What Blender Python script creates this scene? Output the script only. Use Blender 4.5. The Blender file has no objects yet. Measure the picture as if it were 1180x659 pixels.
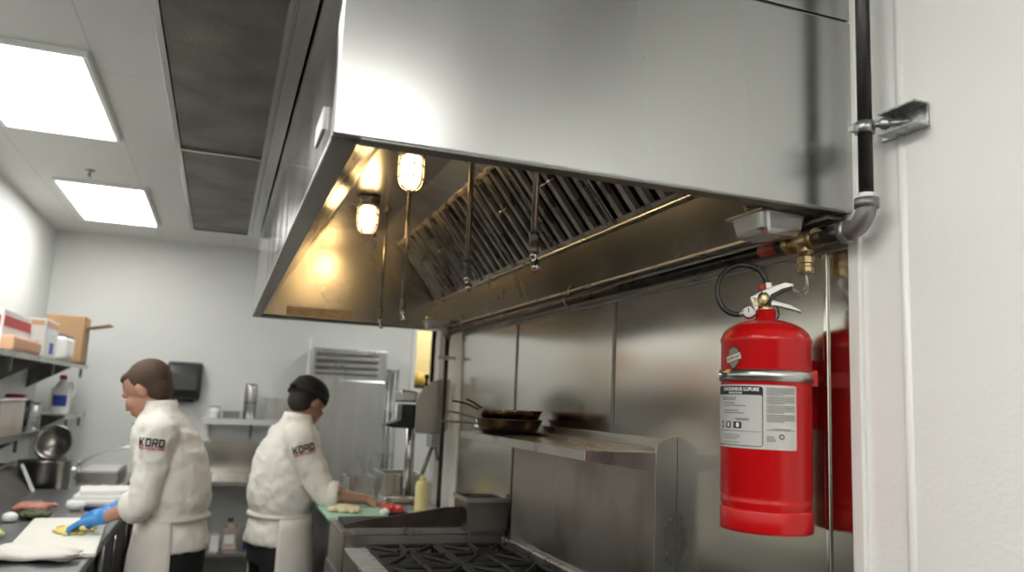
import bpy, bmesh, math, random
from mathutils import Vector, Matrix, Euler
from mathutils.bvhtree import BVHTree
random.seed(7)
sc = bpy.context.scene
COL = sc.collection
PI = math.pi
R_ = math.radians

# ------------------------------------------------------------------ camera
YAW, PITCH, ROLL, FPX = R_(19.594), R_(8.451), R_(2.546), 922.2
cy, sy = math.cos(YAW), math.sin(YAW)
fwd = Vector((sy*math.cos(PITCH), cy*math.cos(PITCH), math.sin(PITCH)))
rt0 = Vector((cy, -sy, 0)); up0 = rt0.cross(fwd)
rt = rt0*math.cos(ROLL) + up0*math.sin(ROLL)
up = rt.cross(fwd)
cam_d = bpy.data.cameras.new('camera'); cam = bpy.data.objects.new('camera', cam_d); COL.objects.link(cam)
m = Matrix((rt, up, -fwd)).transposed().to_4x4(); m.translation = Vector((0, 0, 1.62))
cam.matrix_world = m
cam_d.sensor_width = 36.0; cam_d.lens = 36.0*FPX/1180.0
cam_d.clip_start = .02; cam_d.clip_end = 60
cam_d.dof.use_dof = True; cam_d.dof.focus_distance = 1.95; cam_d.dof.aperture_fstop = 2.7
sc.camera = cam

# ------------------------------------------------------------------ view / world
sc.view_settings.view_transform = 'Standard'; sc.view_settings.look = 'None'
sc.view_settings.gamma = 1.0; sc.view_settings.use_curve_mapping = False
sc.view_settings.exposure = 0.82
try:
    sc.cycles.use_denoising = True
    sc.cycles.max_bounces = 10; sc.cycles.diffuse_bounces = 5; sc.cycles.glossy_bounces = 6
    sc.cycles.sample_clamp_indirect = 6.0
except Exception: pass
w = bpy.data.worlds.new('World'); sc.world = w; w.use_nodes = True
w.node_tree.nodes['Background'].inputs[0].default_value = (.8, .85, .9, 1)
w.node_tree.nodes['Background'].inputs[1].default_value = .05
PANEL_E = 7.4      # fluorescent troffers
LAMP_E = 17.0      # hood lamps

# ------------------------------------------------------------------ materials
MATS = {}
def mat(name, col, rough=.5, metal=0.0, noise=0.0, nscale=8.0, stretch=(1,1,1), bump=0.0, bscale=60.0, rnoise=0.0,
        col2=None, emit=None, estr=0.0, trans=0.0, coat=0.0, aniso=0.0, spec=None, bstretch=(1,1,1), ramp=(.35,.65), alpha=1.0):
    if name in MATS: return MATS[name]
    M = bpy.data.materials.new(name); M.use_nodes = True; MATS[name] = M
    N = M.node_tree.nodes; L = M.node_tree.links; b = N['Principled BSDF']
    b.inputs['Base Color'].default_value = (*col, 1); b.inputs['Roughness'].default_value = rough
    b.inputs['Metallic'].default_value = metal
    if trans: b.inputs['Transmission Weight'].default_value = trans
    if coat: b.inputs['Coat Weight'].default_value = coat; b.inputs['Coat Roughness'].default_value = .08
    if aniso: b.inputs['Anisotropic'].default_value = aniso
    if spec is not None: b.inputs['Specular IOR Level'].default_value = spec
    if alpha < 1: b.inputs['Alpha'].default_value = alpha
    if emit: b.inputs['Emission Color'].default_value = (*emit, 1); b.inputs['Emission Strength'].default_value = estr
    if noise or rnoise or bump or col2:
        tc = N.new('ShaderNodeTexCoord')
    if noise or rnoise or col2:
        mp = N.new('ShaderNodeMapping'); mp.inputs['Scale'].default_value = stretch; L.new(tc.outputs['Object'], mp.inputs[0])
        nz = N.new('ShaderNodeTexNoise'); nz.inputs['Scale'].default_value = nscale; nz.inputs['Detail'].default_value = 5
        L.new(mp.outputs[0], nz.inputs[0])
        if noise or col2:
            cr = N.new('ShaderNodeValToRGB'); L.new(nz.outputs[0], cr.inputs[0])
            c2 = col2 or tuple(c*(1-noise) for c in col)
            c1 = col if col2 else tuple(min(1, c*(1+noise*.35)) for c in col)
            cr.color_ramp.elements[0].color = (*c2, 1); cr.color_ramp.elements[0].position = ramp[0]
            cr.color_ramp.elements[1].color = (*c1, 1); cr.color_ramp.elements[1].position = ramp[1]
            L.new(cr.outputs[0], b.inputs['Base Color'])
        if rnoise:
            mr = N.new('ShaderNodeMapRange'); L.new(nz.outputs[0], mr.inputs[0])
            mr.inputs[1].default_value = .3; mr.inputs[2].default_value = .7
            mr.inputs[3].default_value = max(.03, rough-rnoise); mr.inputs[4].default_value = rough+rnoise
            L.new(mr.outputs[0], b.inputs['Roughness'])
    if bump:
        mp2 = N.new('ShaderNodeMapping'); mp2.inputs['Scale'].default_value = bstretch; L.new(tc.outputs['Object'], mp2.inputs[0])
        n2 = N.new('ShaderNodeTexNoise'); n2.inputs['Scale'].default_value = bscale; n2.inputs['Detail'].default_value = 3
        L.new(mp2.outputs[0], n2.inputs[0])
        bp = N.new('ShaderNodeBump'); bp.inputs['Strength'].default_value = bump; bp.inputs['Distance'].default_value = .01
        L.new(n2.outputs[0], bp.inputs['Height']); L.new(bp.outputs[0], b.inputs['Normal'])
    return M

def brick_mat(name, col, line, sx, sy_, mortar=.006, rough=.6):
    M = bpy.data.materials.new(name); M.use_nodes = True; MATS[name] = M
    N = M.node_tree.nodes; L = M.node_tree.links; b = N['Principled BSDF']; b.inputs['Roughness'].default_value = rough
    tc = N.new('ShaderNodeTexCoord'); sp = N.new('ShaderNodeSeparateXYZ'); L.new(tc.outputs['Object'], sp.inputs[0])
    outs = []
    for ax, s in ((0, sx), (1, sy_)):
        d = N.new('ShaderNodeMath'); d.operation = 'DIVIDE'; L.new(sp.outputs[ax], d.inputs[0]); d.inputs[1].default_value = s
        f = N.new('ShaderNodeMath'); f.operation = 'FRACT'; L.new(d.outputs[0], f.inputs[0])
        l = N.new('ShaderNodeMath'); l.operation = 'LESS_THAN'; L.new(f.outputs[0], l.inputs[0]); l.inputs[1].default_value = mortar/s
        outs.append(l)
    mx = N.new('ShaderNodeMath'); mx.operation = 'MAXIMUM'; L.new(outs[0].outputs[0], mx.inputs[0]); L.new(outs[1].outputs[0], mx.inputs[1])
    mix = N.new('ShaderNodeMix'); mix.data_type = 'RGBA'; L.new(mx.outputs[0], mix.inputs[0])
    nz = N.new('ShaderNodeTexNoise'); nz.inputs['Scale'].default_value = 1.3; L.new(tc.outputs['Object'], nz.inputs[0])
    cr = N.new('ShaderNodeValToRGB'); L.new(nz.outputs[0], cr.inputs[0])
    cr.color_ramp.elements[0].color = (*[c*.93 for c in col], 1); cr.color_ramp.elements[1].color = (*col, 1)
    L.new(cr.outputs[0], mix.inputs[6]); mix.inputs[7].default_value = (*line, 1)
    L.new(mix.outputs[2], b.inputs['Base Color'])
    return M

def perf_mat(name, metal_col, hole_col, pitch, rad):
    M = bpy.data.materials.new(name); M.use_nodes = True; MATS[name] = M
    N = M.node_tree.nodes; L = M.node_tree.links; b = N['Principled BSDF']
    b.inputs['Roughness'].default_value = .42
    tc = N.new('ShaderNodeTexCoord'); sp = N.new('ShaderNodeSeparateXYZ'); L.new(tc.outputs['Object'], sp.inputs[0])
    def mth(op, a, b_=None):
        n = N.new('ShaderNodeMath'); n.operation = op
        if isinstance(a, (int, float)): n.inputs[0].default_value = a
        else: L.new(a, n.inputs[0])
        if b_ is not None:
            if isinstance(b_, (int, float)): n.inputs[1].default_value = b_
            else: L.new(b_, n.inputs[1])
        return n.outputs[0]
    u = mth('MULTIPLY', mth('ADD', sp.outputs[0], sp.outputs[1]), .7071/pitch)
    v = mth('MULTIPLY', mth('SUBTRACT', sp.outputs[0], sp.outputs[1]), .7071/pitch)
    du = mth('SUBTRACT', mth('FRACT', u), .5); dv = mth('SUBTRACT', mth('FRACT', v), .5)
    r = mth('SQRT', mth('ADD', mth('MULTIPLY', du, du), mth('MULTIPLY', dv, dv)))
    hole = mth('LESS_THAN', r, rad)
    nz = N.new('ShaderNodeTexNoise'); nz.inputs['Scale'].default_value = 4; nz.inputs['Detail'].default_value = 7
    L.new(tc.outputs['Object'], nz.inputs[0])
    cr = N.new('ShaderNodeValToRGB'); L.new(nz.outputs[0], cr.inputs[0])
    cr.color_ramp.elements[0].color = (*[c*.55 for c in metal_col], 1); cr.color_ramp.elements[0].position = .38
    cr.color_ramp.elements[1].color = (*metal_col, 1); cr.color_ramp.elements[1].position = .62
    mix = N.new('ShaderNodeMix'); mix.data_type = 'RGBA'; L.new(hole, mix.inputs[0]); L.new(cr.outputs[0], mix.inputs[6])
    mix.inputs[7].default_value = (*hole_col, 1); L.new(mix.outputs[2], b.inputs['Base Color'])
    L.new(mth('MULTIPLY', mth('SUBTRACT', 1.0, hole), .75), b.inputs['Metallic'])
    return M

wallm = mat('painted_wall', (.70, .715, .695), .5, noise=.03, nscale=2)
frpm = mat('pebbled_wall_panel', (.88, .88, .85), .36, bump=.14, bscale=110, noise=.03, nscale=2)
whitetrim = mat('white_trim', (.80, .80, .77), .3)
ceilm = brick_mat('ceiling_tiles', (.66, .665, .645), (.50, .505, .49), .61, 1.22)
floorm = brick_mat('quarry_tile_floor', (.075, .05, .042), (.04, .04, .038), .2, .2, .008, .5)
steel = mat('brushed_steel', (.60, .60, .585), .30, 1, noise=.10, nscale=3, stretch=(3, 3, .5), rnoise=.05)
steel_hood = mat('hood_steel', (.50, .505, .49), .25, 1, noise=.14, nscale=1.2, stretch=(2.0, 1.0, .3), ramp=(.2,.8), rnoise=.06)
steel_front = mat('hood_front_steel', (.50, .50, .49), .17, 1, noise=.25, nscale=3, stretch=(1, 1.5, .6), rnoise=.05, ramp=(.2, .8))
steel_in = mat('hood_inner_steel', (.58, .55, .50), .24, 1, noise=.16, nscale=2.2, rnoise=.08, ramp=(.2,.8))
steel_dark = mat('dark_steel', (.26, .255, .24), .35, 1, noise=.35, nscale=3, rnoise=.1)
steel_wall = mat('wall_cladding_steel', (.62, .60, .55), .17, 1, noise=.16, nscale=1.5, stretch=(1, .5, 2), rnoise=.06, ramp=(.15,.85))
steel_dirty = mat('stained_steel', (.46, .44, .41), .34, 1, col2=(.20, .15, .10), nscale=2.4, stretch=(1, 1.2, .8), ramp=(.28, .50), rnoise=.08)
chrome = mat('chrome', (.75, .74, .70), .12, 1)
galv = mat('galvanised_metal', (.50, .51, .50), .4, 1, noise=.4, nscale=90)
filt = mat('greasy_filter_steel', (.36, .335, .30), .30, 1, noise=.45, nscale=9, rnoise=.08)
filtgap = mat('filter_gap', (.035, .03, .026), .6, .3)
copperpipe = mat('nickel_pipe', (.52, .46, .38), .3, 1, noise=.2, nscale=20)
blackpipe = mat('black_iron_pipe', (.045, .042, .04), .32, .7, noise=.3, nscale=20, rnoise=.08)
fitting = mat('iron_fitting', (.27, .265, .25), .42, .85, bump=.15, bscale=200)
brass = mat('brass', (.52, .40, .22), .33, 1, noise=.3, nscale=40)
red = mat('red_enamel', (.52, .004, .006), .3, 0, coat=.45, spec=.3)
redtape = mat('red_tape', (.40, .05, .03), .5)
rubber = mat('black_rubber', (.018, .018, .018), .35)
black = mat('black_plastic', (.02, .022, .022), .25)
blackmat = mat('cast_iron', (.014, .013, .012), .7, .0, bump=.2, bscale=120, spec=.3)
emitp = mat('light_diffuser', (.9, .9, .9), .5, emit=(1.0, .985, .94), estr=PANEL_E)
lampglow = mat('lamp_globe_glow', (.9, .85, .7), .3, emit=(1.0, .66, .29), estr=LAMP_E)
white = mat('white_plastic', (.78, .78, .76), .4)
cloth = mat('white_cloth', (.80, .775, .725), .85, noise=.05, nscale=12, bump=.12, bscale=25)
clothdark = mat('black_trousers', (.012, .012, .014), .9)
apronm = mat('apron_cloth', (.74, .70, .64), .85, noise=.06, nscale=8)
skin = mat('skin', (.52, .27, .19), .55, noise=.1, nscale=18)
skin2 = mat('skin_tan', (.36, .20, .13), .55, noise=.1, nscale=18)
hair = mat('brown_hair', (.075, .042, .026), .7, bump=.4, bscale=150)
hair2 = mat('black_hair', (.02, .014, .011), .7, bump=.4, bscale=150)
capm = mat('black_cap_cloth', (.010, .010, .011), .85)
glove = mat('blue_nitrile', (.05, .26, .66), .4)
cardboard = mat('cardboard', (.44, .27, .145), .8, noise=.1, nscale=6)
board_w = mat('white_board', (.80, .79, .72), .5)
board_g = mat('green_board', (.34, .56, .43), .5)
lettuce = mat('shredded_greens', (.45, .52, .14), .6, col2=(.75, .72, .35), nscale=30)
onion = mat('cream_food', (.78, .66, .42), .6, noise=.2, nscale=25)
tomato = mat('tomato_red', (.62, .05, .025), .35)
cheese = mat('yellow_food', (.76, .60, .14), .5)
meat = mat('cured_meat', (.50, .19, .14), .5, noise=.3, nscale=25)
sauce = mat('pale_yellow_sauce', (.80, .71, .36), .35)
clearp = mat('translucent_plastic', (.50, .40, .34), .3, noise=.15, nscale=5, coat=.3)
bluem = mat('blue_print', (.03, .07, .42), .5)
redprint = mat('red_print', (.55, .05, .06), .5)
blackprint = mat('black_print', (.008, .008, .009), .6)
labelgrey = mat('label_grey', (.50, .50, .48), .4)
labelsilver = mat('label_silver', (.56, .55, .52), .35, .3)
badgegrey = mat('badge_pewter', (.22, .22, .16), .4, .3)
badgecream = mat('badge_cream', (.66, .63, .52), .5)
textgrey = mat('text_grey', (.10, .10, .095), .6)
platem = mat('tan_plate', (.60, .45, .30), .45, .2, noise=.2, nscale=30)
yellowwall = mat('yellow_wall', (.78, .62, .30), .7)
paper = mat('white_paper', (.82, .82, .80), .8)
navy = mat('navy_plastic', (.015, .02, .09), .4)
peach = mat('peach_print', (.72, .42, .26), .6)
perf = perf_mat('perforated_grille', (.36, .34, .30), (.012, .012, .011), .0075, .30)
copper = mat('copper_pan', (.38, .27, .19), .25, 1, noise=.3, nscale=14, rnoise=.08)
panin = mat('pan_dark', (.12, .095, .08), .3, .9, noise=.4, nscale=20)

# ------------------------------------------------------------------ helpers
def tag(o, label=None, cat=None, group=None, kind=None):
    if label: o['label'] = label
    if cat: o['category'] = cat
    if group: o['group'] = group
    if kind: o['kind'] = kind
    return o
def thing(name, label, cat, loc=(0, 0, 0), rz=0, group=None):
    o = bpy.data.objects.new(name, None); COL.objects.link(o); o.empty_display_size = .05
    o.location = loc; o.rotation_euler = (0, 0, rz)
    return tag(o, label, cat, group)
def rootmat(o):
    M_ = Matrix.Identity(4)
    while o is not None:
        M_ = (Matrix.Translation(o.location) @ o.rotation_euler.to_matrix().to_4x4()) @ M_
        o = o.parent
    return M_
class MB:
    def __init__(s): s.bm = bmesh.new(); s.M = Matrix.Identity(4)
    def at(s, loc=(0, 0, 0), rot=(0, 0, 0)):
        s.M = Matrix.Translation(loc) @ Euler(rot).to_matrix().to_4x4(); return s
    def v(s, co): return s.bm.verts.new(s.M @ Vector(co))
    def f(s, vs, smooth=False):
        try: fc = s.bm.faces.new(vs); fc.smooth = smooth; return fc
        except ValueError: return None
    def box(s, x0, x1, y0, y1, z0, z1):
        c = [s.v((x, y, z)) for z in (z0, z1) for y in (y0, y1) for x in (x0, x1)]
        for q in ((0, 2, 3, 1), (4, 5, 7, 6), (0, 1, 5, 4), (2, 6, 7, 3), (0, 4, 6, 2), (1, 3, 7, 5)): s.f([c[i] for i in q])
        return s
    def prism(s, pts, lo, hi, ax='y'):
        # pts 2D in the other two axes, extruded along ax
        def P(p, t): return {'x': (t, p[0], p[1]), 'y': (p[0], t, p[1]), 'z': (p[0], p[1], t)}[ax]
        a = [s.v(P(p, lo)) for p in pts]; b = [s.v(P(p, hi)) for p in pts]; n = len(pts)
        s.f(a); s.f(b[::-1])
        for i in range(n): s.f([a[i], b[i], b[(i+1) % n], a[(i+1) % n]])
        return s
    def rings(s, rings, smooth=True, cap0=True, cap1=True, closed=False):
        vs = [[s.v(p) for p in r] for r in rings]; n = len(vs[0])
        for a, b in list(zip(vs, vs[1:])) + ([(vs[-1], vs[0])] if closed else []):
            for i in range(n): s.f([a[i], a[(i+1) % n], b[(i+1) % n], b[i]], smooth)
        if not closed:
            if cap0: s.f(vs[0][::-1])
            if cap1: s.f(vs[-1])
        return s
    def lathe(s, prof, n=32, c=(0, 0, 0), ax='z', smooth=True):
        R = []
        for r, z in prof:
            ring = []
            for k in range(n):
                a = 2*PI*k/n; x, y = r*math.cos(a), r*math.sin(a)
                p = {'z': (x, y, z), 'y': (x, z, -y), 'x': (z, x, y)}[ax]
                ring.append((c[0]+p[0], c[1]+p[1], c[2]+p[2]))
            R.append(ring)
        return s.rings(R, smooth)
    def tube(s, pts, rad, n=12, closed=False, smooth=True):
        P = [Vector(p) for p in pts]; rads = rad if isinstance(rad, (list, tuple)) else [rad]*len(P)
        R = []; prev = None
        for i, p in enumerate(P):
            if closed: t = (P[(i+1) % len(P)]-P[i-1]).normalized()
            else: t = (P[min(i+1, len(P)-1)]-P[max(i-1, 0)]).normalized()
            if prev is None:
                a = Vector((0, 0, 1)) if abs(t.z) < .9 else Vector((1, 0, 0)); u = t.cross(a).normalized()
            else: u = (prev - t*prev.dot(t)).normalized()
            prev = u; v_ = t.cross(u)
            R.append([p+(u*math.cos(2*PI*k/n)+v_*math.sin(2*PI*k/n))*rads[i] for k in range(n)])
        return s.rings(R, smooth, closed=closed)
    def ball(s, c, r, n=14, m_=9, rot=None):
        rr = r if isinstance(r, (tuple, list)) else (r, r, r); c = Vector(c); Rm = Euler(rot).to_matrix() if rot else Matrix.Identity(3)
        top = s.v(c+Rm@Vector((0, 0, rr[2]))); bot = s.v(c-Rm@Vector((0, 0, rr[2]))); vs = []
        for j in range(1, m_):
            th = PI*j/m_
            vs.append([s.v(c+Rm@Vector((rr[0]*math.sin(th)*math.cos(2*PI*k/n), rr[1]*math.sin(th)*math.sin(2*PI*k/n), rr[2]*math.cos(th)))) for k in range(n)])
        for k in range(n):
            s.f([top, vs[0][k], vs[0][(k+1) % n]], True); s.f([bot, vs[-1][(k+1) % n], vs[-1][k]], True)
            for j in range(m_-2): s.f([vs[j][k], vs[j+1][k], vs[j+1][(k+1) % n], vs[j][(k+1) % n]], True)
        return s
    def cone(s, a, b, ra, rb, n=12):
        s.tube([a, b], [ra, rb], n); s.ball(a, ra, n, 8); s.ball(b, rb, n, 8); return s
    def build(s, name, material, parent=None, w=False, bevel=0, seg=2, smooth=False):
        bmesh.ops.recalc_face_normals(s.bm, faces=s.bm.faces)
        me = bpy.data.meshes.new(name)
        if parent is not None and w: bmesh.ops.transform(s.bm, matrix=rootmat(parent).inverted(), verts=s.bm.verts)
        off = None
        if parent is None and w is False:
            xs = [v.co for v in s.bm.verts]
            lo = Vector([min(c[i] for c in xs) for i in range(3)]); hi = Vector([max(c[i] for c in xs) for i in range(3)])
            off = Vector(((lo.x+hi.x)/2, (lo.y+hi.y)/2, lo.z)); bmesh.ops.translate(s.bm, vec=-off, verts=s.bm.verts)
        s.bm.to_mesh(me); s.bm.free()
        o = bpy.data.objects.new(name, me); COL.objects.link(o); o.parent = parent
        if off is not None: o.location = off
        if isinstance(material, (list, tuple)):
            for m_ in material: me.materials.append(m_)
        else: me.materials.append(material)
        if bevel:
            bv = o.modifiers.new('bevel', 'BEVEL'); bv.width = bevel; bv.segments = seg; bv.limit_method = 'ANGLE'; bv.angle_limit = R_(40)
        return o
def struct(name, mb, m_, bevel=0):
    o = mb.build(name, m_, None, w=True, bevel=bevel); o['kind'] = 'structure'; return o
def copy_tree(o, parent=None):
    c = o.copy(); COL.objects.link(c); c.parent = parent
    for ch in [x for x in bpy.data.objects if x.parent == o]: copy_tree(ch, c)
    return c
def smooth_path(pts, k=6):
    P = [Vector(p) for p in pts]; out = []
    for i in range(len(P)-1):
        p0 = P[max(i-1, 0)]; p1 = P[i]; p2 = P[i+1]; p3 = P[min(i+2, len(P)-1)]
        for j in range(k):
            t = j/k
            out.append(.5*((2*p1)+(p2-p0)*t+(2*p0-5*p1+4*p2-p3)*t*t+(3*p1-p0-3*p2+p3)*t**3))
    out.append(P[-1]); return out
def text_tris(body, size, bold=0.0, align='CENTER'):
    cu = bpy.data.curves.new('t', 'FONT'); cu.body = body; cu.size = size; cu.align_x = align; cu.offset = bold; cu.resolution_u = 3
    o = bpy.data.objects.new('t', cu); COL.objects.link(o)
    bpy.context.view_layer.update()
    me = bpy.data.meshes.new_from_object(o.evaluated_get(bpy.context.evaluated_depsgraph_get()))
    vs = [tuple(v.co[:2]) for v in me.vertices]; fs = [tuple(p.vertices) for p in me.polygons]
    bpy.data.objects.remove(o); bpy.data.curves.remove(cu); bpy.data.meshes.remove(me)
    return vs, fs

WX = 1.17       # face of the right-hand wall
# ================================================================== STRUCTURE
struct('floor', MB().box(-1.6, 3.2, -3.1, 9.6, -.1, 0), floorm)
struct('ceiling', MB().box(-1.6, 3.2, -3.1, 9.6, 2.95, 3.05), ceilm)
struct('wall_left', MB().box(-1.6, -1.45, -3.1, 7.95, 0, 2.95), wallm)
struct('wall_right', MB().box(WX, WX+.16, -3.1, 4.42, 0, 2.95), frpm)
struct('wall_front', MB().box(-1.45, WX, -3.1, -2.95, 0, 2.95), wallm)
bw = MB().box(-1.45, 1.79, 7.78, 7.95, 0, 2.95).box(1.99, 3.2, 7.78, 7.95, 0, 2.95).box(1.79, 1.99, 7.78, 7.95, 2.33, 2.95).box(1.79, 1.99, 7.78, 7.95, 0, 1.74)
struct('wall_back', bw, wallm)
struct('wall_return', MB().box(WX+.16, 3.05, 4.30, 4.42, 0, 2.95), wallm)
struct('wall_far_right', MB().box(3.05, 3.2, 4.3, 9.6, 0, 2.95), wallm)
struct('wall_passage', MB().box(1.2, 3.05, 9.4, 9.55, 0, 2.95), yellowwall)
struct('window_1', MB().box(1.75, 1.79, 7.755, 7.97, 1.70, 2.37).box(1.99, 2.03, 7.755, 7.97, 1.70, 2.37).box(1.79, 1.99, 7.755, 7.97, 1.70, 1.74).box(1.79, 1.99, 7.755, 7.97, 2.33, 2.37), whitetrim)
struct('trim_1', MB().lathe([(.0125, 0.02), (.0125, 2.94)], 20, (WX+.007, 1.128, 0)), whitetrim)
struct('trim_2', MB().box(WX-.012, WX, 1.228, 1.258, 0.02, 2.94), whitetrim, .003)
struct('trim_3', MB().box(WX-.014, WX, 3.985, 4.06, 0.02, 2.94), whitetrim, .004)
struct('trim_4', MB().box(WX-.03, WX+.005, 4.36, 4.44, 0.02, 2.94), whitetrim, .004)

# steel wall panels
for y0, y1, lab in ((1.262, 1.325, 'narrow bright steel strip panel at the end of the wall cladding by the white wall'),
                    (1.328, 2.275, 'stainless wall panel behind the red fire extinguisher'),
                    (2.282, 3.165, 'stainless wall panel behind the near half of the pot shelf, between two seams'),
                    (3.172, 3.982, 'farthest stainless wall panel, behind the stacked frying pans')):
    o = MB().box(WX-.006, WX, y0, y1, .12, 1.962).build('steel_wall_panel', steel_wall, None, bevel=.0015)
    tag(o, lab, 'wall panel', 'steel wall panels')
for y, lab in ((1.3265, 'thin steel joint strip between extinguisher and white wall'), (2.2785, 'vertical seam strip above the near end of the pot shelf'), (3.1685, 'vertical seam strip rising behind the frying pans')):
    tag(MB().box(WX-.011, WX-.006, y-.006, y+.006, .12, 1.962).build('seam_strip', chrome if y < 2 else steel_dark, None, bevel=.002), lab, 'trim strip', 'seam strips of the steel wall')
tag(MB().box(WX-.014, WX, 1.262, 3.982, 1.964, 1.975).build('panel_cap_rail', steel, None), 'long steel cap rail along the top of the wall panels under the pipe', 'trim rail')

# ================================================================== CEILING LIGHTS
def troffer(x0, x1, y0, y1, lab):
    t = thing('ceiling_light', lab, 'ceiling light', ((x0+x1)/2, (y0+y1)/2, 2.925), 0, 'flat fluorescent ceiling lights')
    a, b = (x1-x0)/2, (y1-y0)/2
    f = MB().box(-a-.02, a+.02, -b-.02, -b, 0, .025).box(-a-.02, a+.02, b, b+.02, 0, .025).box(-a-.02, -a, -b, b, 0, .025).box(a, a+.02, -b, b, 0, .025)
    f.build('frame', white, t); MB().box(-a, a, -b, b, .006, .022).build('diffuser', emitp, t)
troffer(-1.15, -.64, 3.48, 4.63, 'larger, nearer glowing rectangular ceiling light at upper left')
troffer(-1.12, -.60, 5.76, 7.0, 'smaller, farther glowing ceiling light towards the back wall')
troffer(-1.15, -.60, 1.1, 2.25, 'ceiling light over the left of the room, in line before the two in view')
troffer(-.85, -.30, -.95, .25, 'added unseen ceiling light overhead just left of the viewpoint')  # out of view, added to light the white wall and brighten the hood panel
troffer(-.75, -.25, .42, 1.15, 'added unseen small ceiling light just left of the hood end')  # added out of view to brighten the right-hand wall
troffer(.20, .80, -2.2, -1.0, 'added unseen ceiling light behind the viewpoint on the right')  # added behind the camera for light and the end panel's reflection
troffer(-.45, .10, -2.75, -1.6, 'added unseen ceiling light farthest behind the viewpoint')  # added behind the camera as extra light on the right-hand wall
troffer(1.6, 2.1, 5.6, 6.8, 'unseen ceiling light over the side passage beyond the wall end')  # out of view, put in for light beyond the wall end
troffer(2.0, 2.5, 8.2, 9.2, 'added unseen ceiling light in the yellow room behind the back wall opening')  # hidden light added so the yellow wall shows lit
t = thing('ceiling_sprinkler', 'tiny sprinkler head on the ceiling between the two lights', 'sprinkler', (-.88, 5.45, 2.91))
MB().lathe([(.03, .04), (.03, .034), (.008, .03), (.008, .0), (.018, -.004), (.0, -.005)], 14).build('head', galv, t)

# ================================================================== HOOD
HY0, HY1, HX0, HZ, HT = 1.24, 4.52, .13, 2.03, 2.95
hood = thing('exhaust_hood', 'huge stainless steel exhaust canopy hood over the cooking line', 'exhaust hood', (HX0, HY0, HZ))
MB().box(HX0, WX, HY0, HY0+.018, HZ, 2.434).build('end_panel', steel_hood, hood, w=True, bevel=.004)
tag(MB().box(HX0, WX-.002, HY0+.001, HY0+.016, 2.438, HT).build('enclosure_panel', steel_hood, hood, w=True, bevel=.002), 'upper end panel above the thin seam')
MB().box(HX0, HX0+.018, HY0+.018, HY1, HZ, HT).build('front_panel', steel_front, hood, w=True, bevel=.003)
MB().box(HX0, WX-.002, HY1-.018, HY1, HZ, HT).build('far_end_panel', steel_hood, hood, w=True, bevel=.003)
# lips
MB().box(HX0+.0005, HX0+.045, HY0+.02, HY1-.02, HZ-.004, HZ+.012).build('front_lip', steel_dark, hood, w=True, bevel=.003)
MB().box(HX0+.045, WX-.03, HY0+.002, HY0+.035, HZ-.003, HZ+.012).build('end_lip', steel_dark, hood, w=True, bevel=.002)
MB().box(HX0+.045, WX-.03, HY1-.05, HY1-.002, HZ-.003, HZ+.012).build('far_lip', steel_dark, hood, w=True, bevel=.002)
# interior
yi0, yi1 = HY0+.036, 4.42
MB().prism([(.175, HZ+.012), (.18, HZ+.012), (.475, 2.55), (.47, 2.55)], yi0, yi1).build('inner_front_slope', steel_in, hood, w=True)
MB().box(.47, .765, yi0, yi1, 2.55, 2.56).build('inner_top', steel_in, hood, w=True)
MB().box(.462, .476, yi0, yi1, 2.541, 2.549).build('inner_seam_rail', steel_dark, hood, w=True)
MB().prism([(.762, 2.552), (.766, 2.556), (.872, 2.498), (.868, 2.494)], yi0, yi1).build('light_beam_panel', steel_in, hood, w=True)
MB().prism([(.175, HZ+.012), (.47, 2.55), (.77, 2.555), (.87, 2.50), (1.125, 2.20), (1.142, 2.03)], yi1, yi1+.01).build('inner_end_face', steel_in, hood, w=True)
MB().prism([(1.118, 2.19), (1.13, 2.19), (1.150, 2.03), (1.138, 2.03)], yi0, yi1).build('rear_plenum_panel', steel_dirty if False else mat('plenum_steel', (.21, .21, .20), .27, 1, noise=.25, nscale=2.5, rnoise=.06, ramp=(.2,.8)), hood, w=True)
MB().box(1.106, 1.124, yi0, yi1, 2.178, 2.190).build('filter_rail', steel, hood, w=True, bevel=.002)
MB().box(1.128, WX-.007, HY0+.036, HY1-.03, 2.022, 2.030).build('rear_flange', steel, hood, w=True, bevel=.002)
MB().box(1.152, WX-.001, HY0+.036, HY1-.03, 1.985, 2.018).build('rear_skirt', steel_in, hood, w=True, bevel=.002)
MB().box(.30, .65, yi1-.008, yi1-.001, 2.044, 2.092).build('name_plate', platem, hood, w=True, bevel=.003)
MB().box(HX0-.005, HX0-.0005, 1.36, 1.48, 2.075, 2.115).build('rating_label', labelgrey, hood, w=True)
# roof to close the interior
MB().box(HX0+.02, WX-.01, HY0+.02, HY1-.02, 2.60, 2.61).build('hood_roof', steel_dark, hood, w=True)

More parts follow.
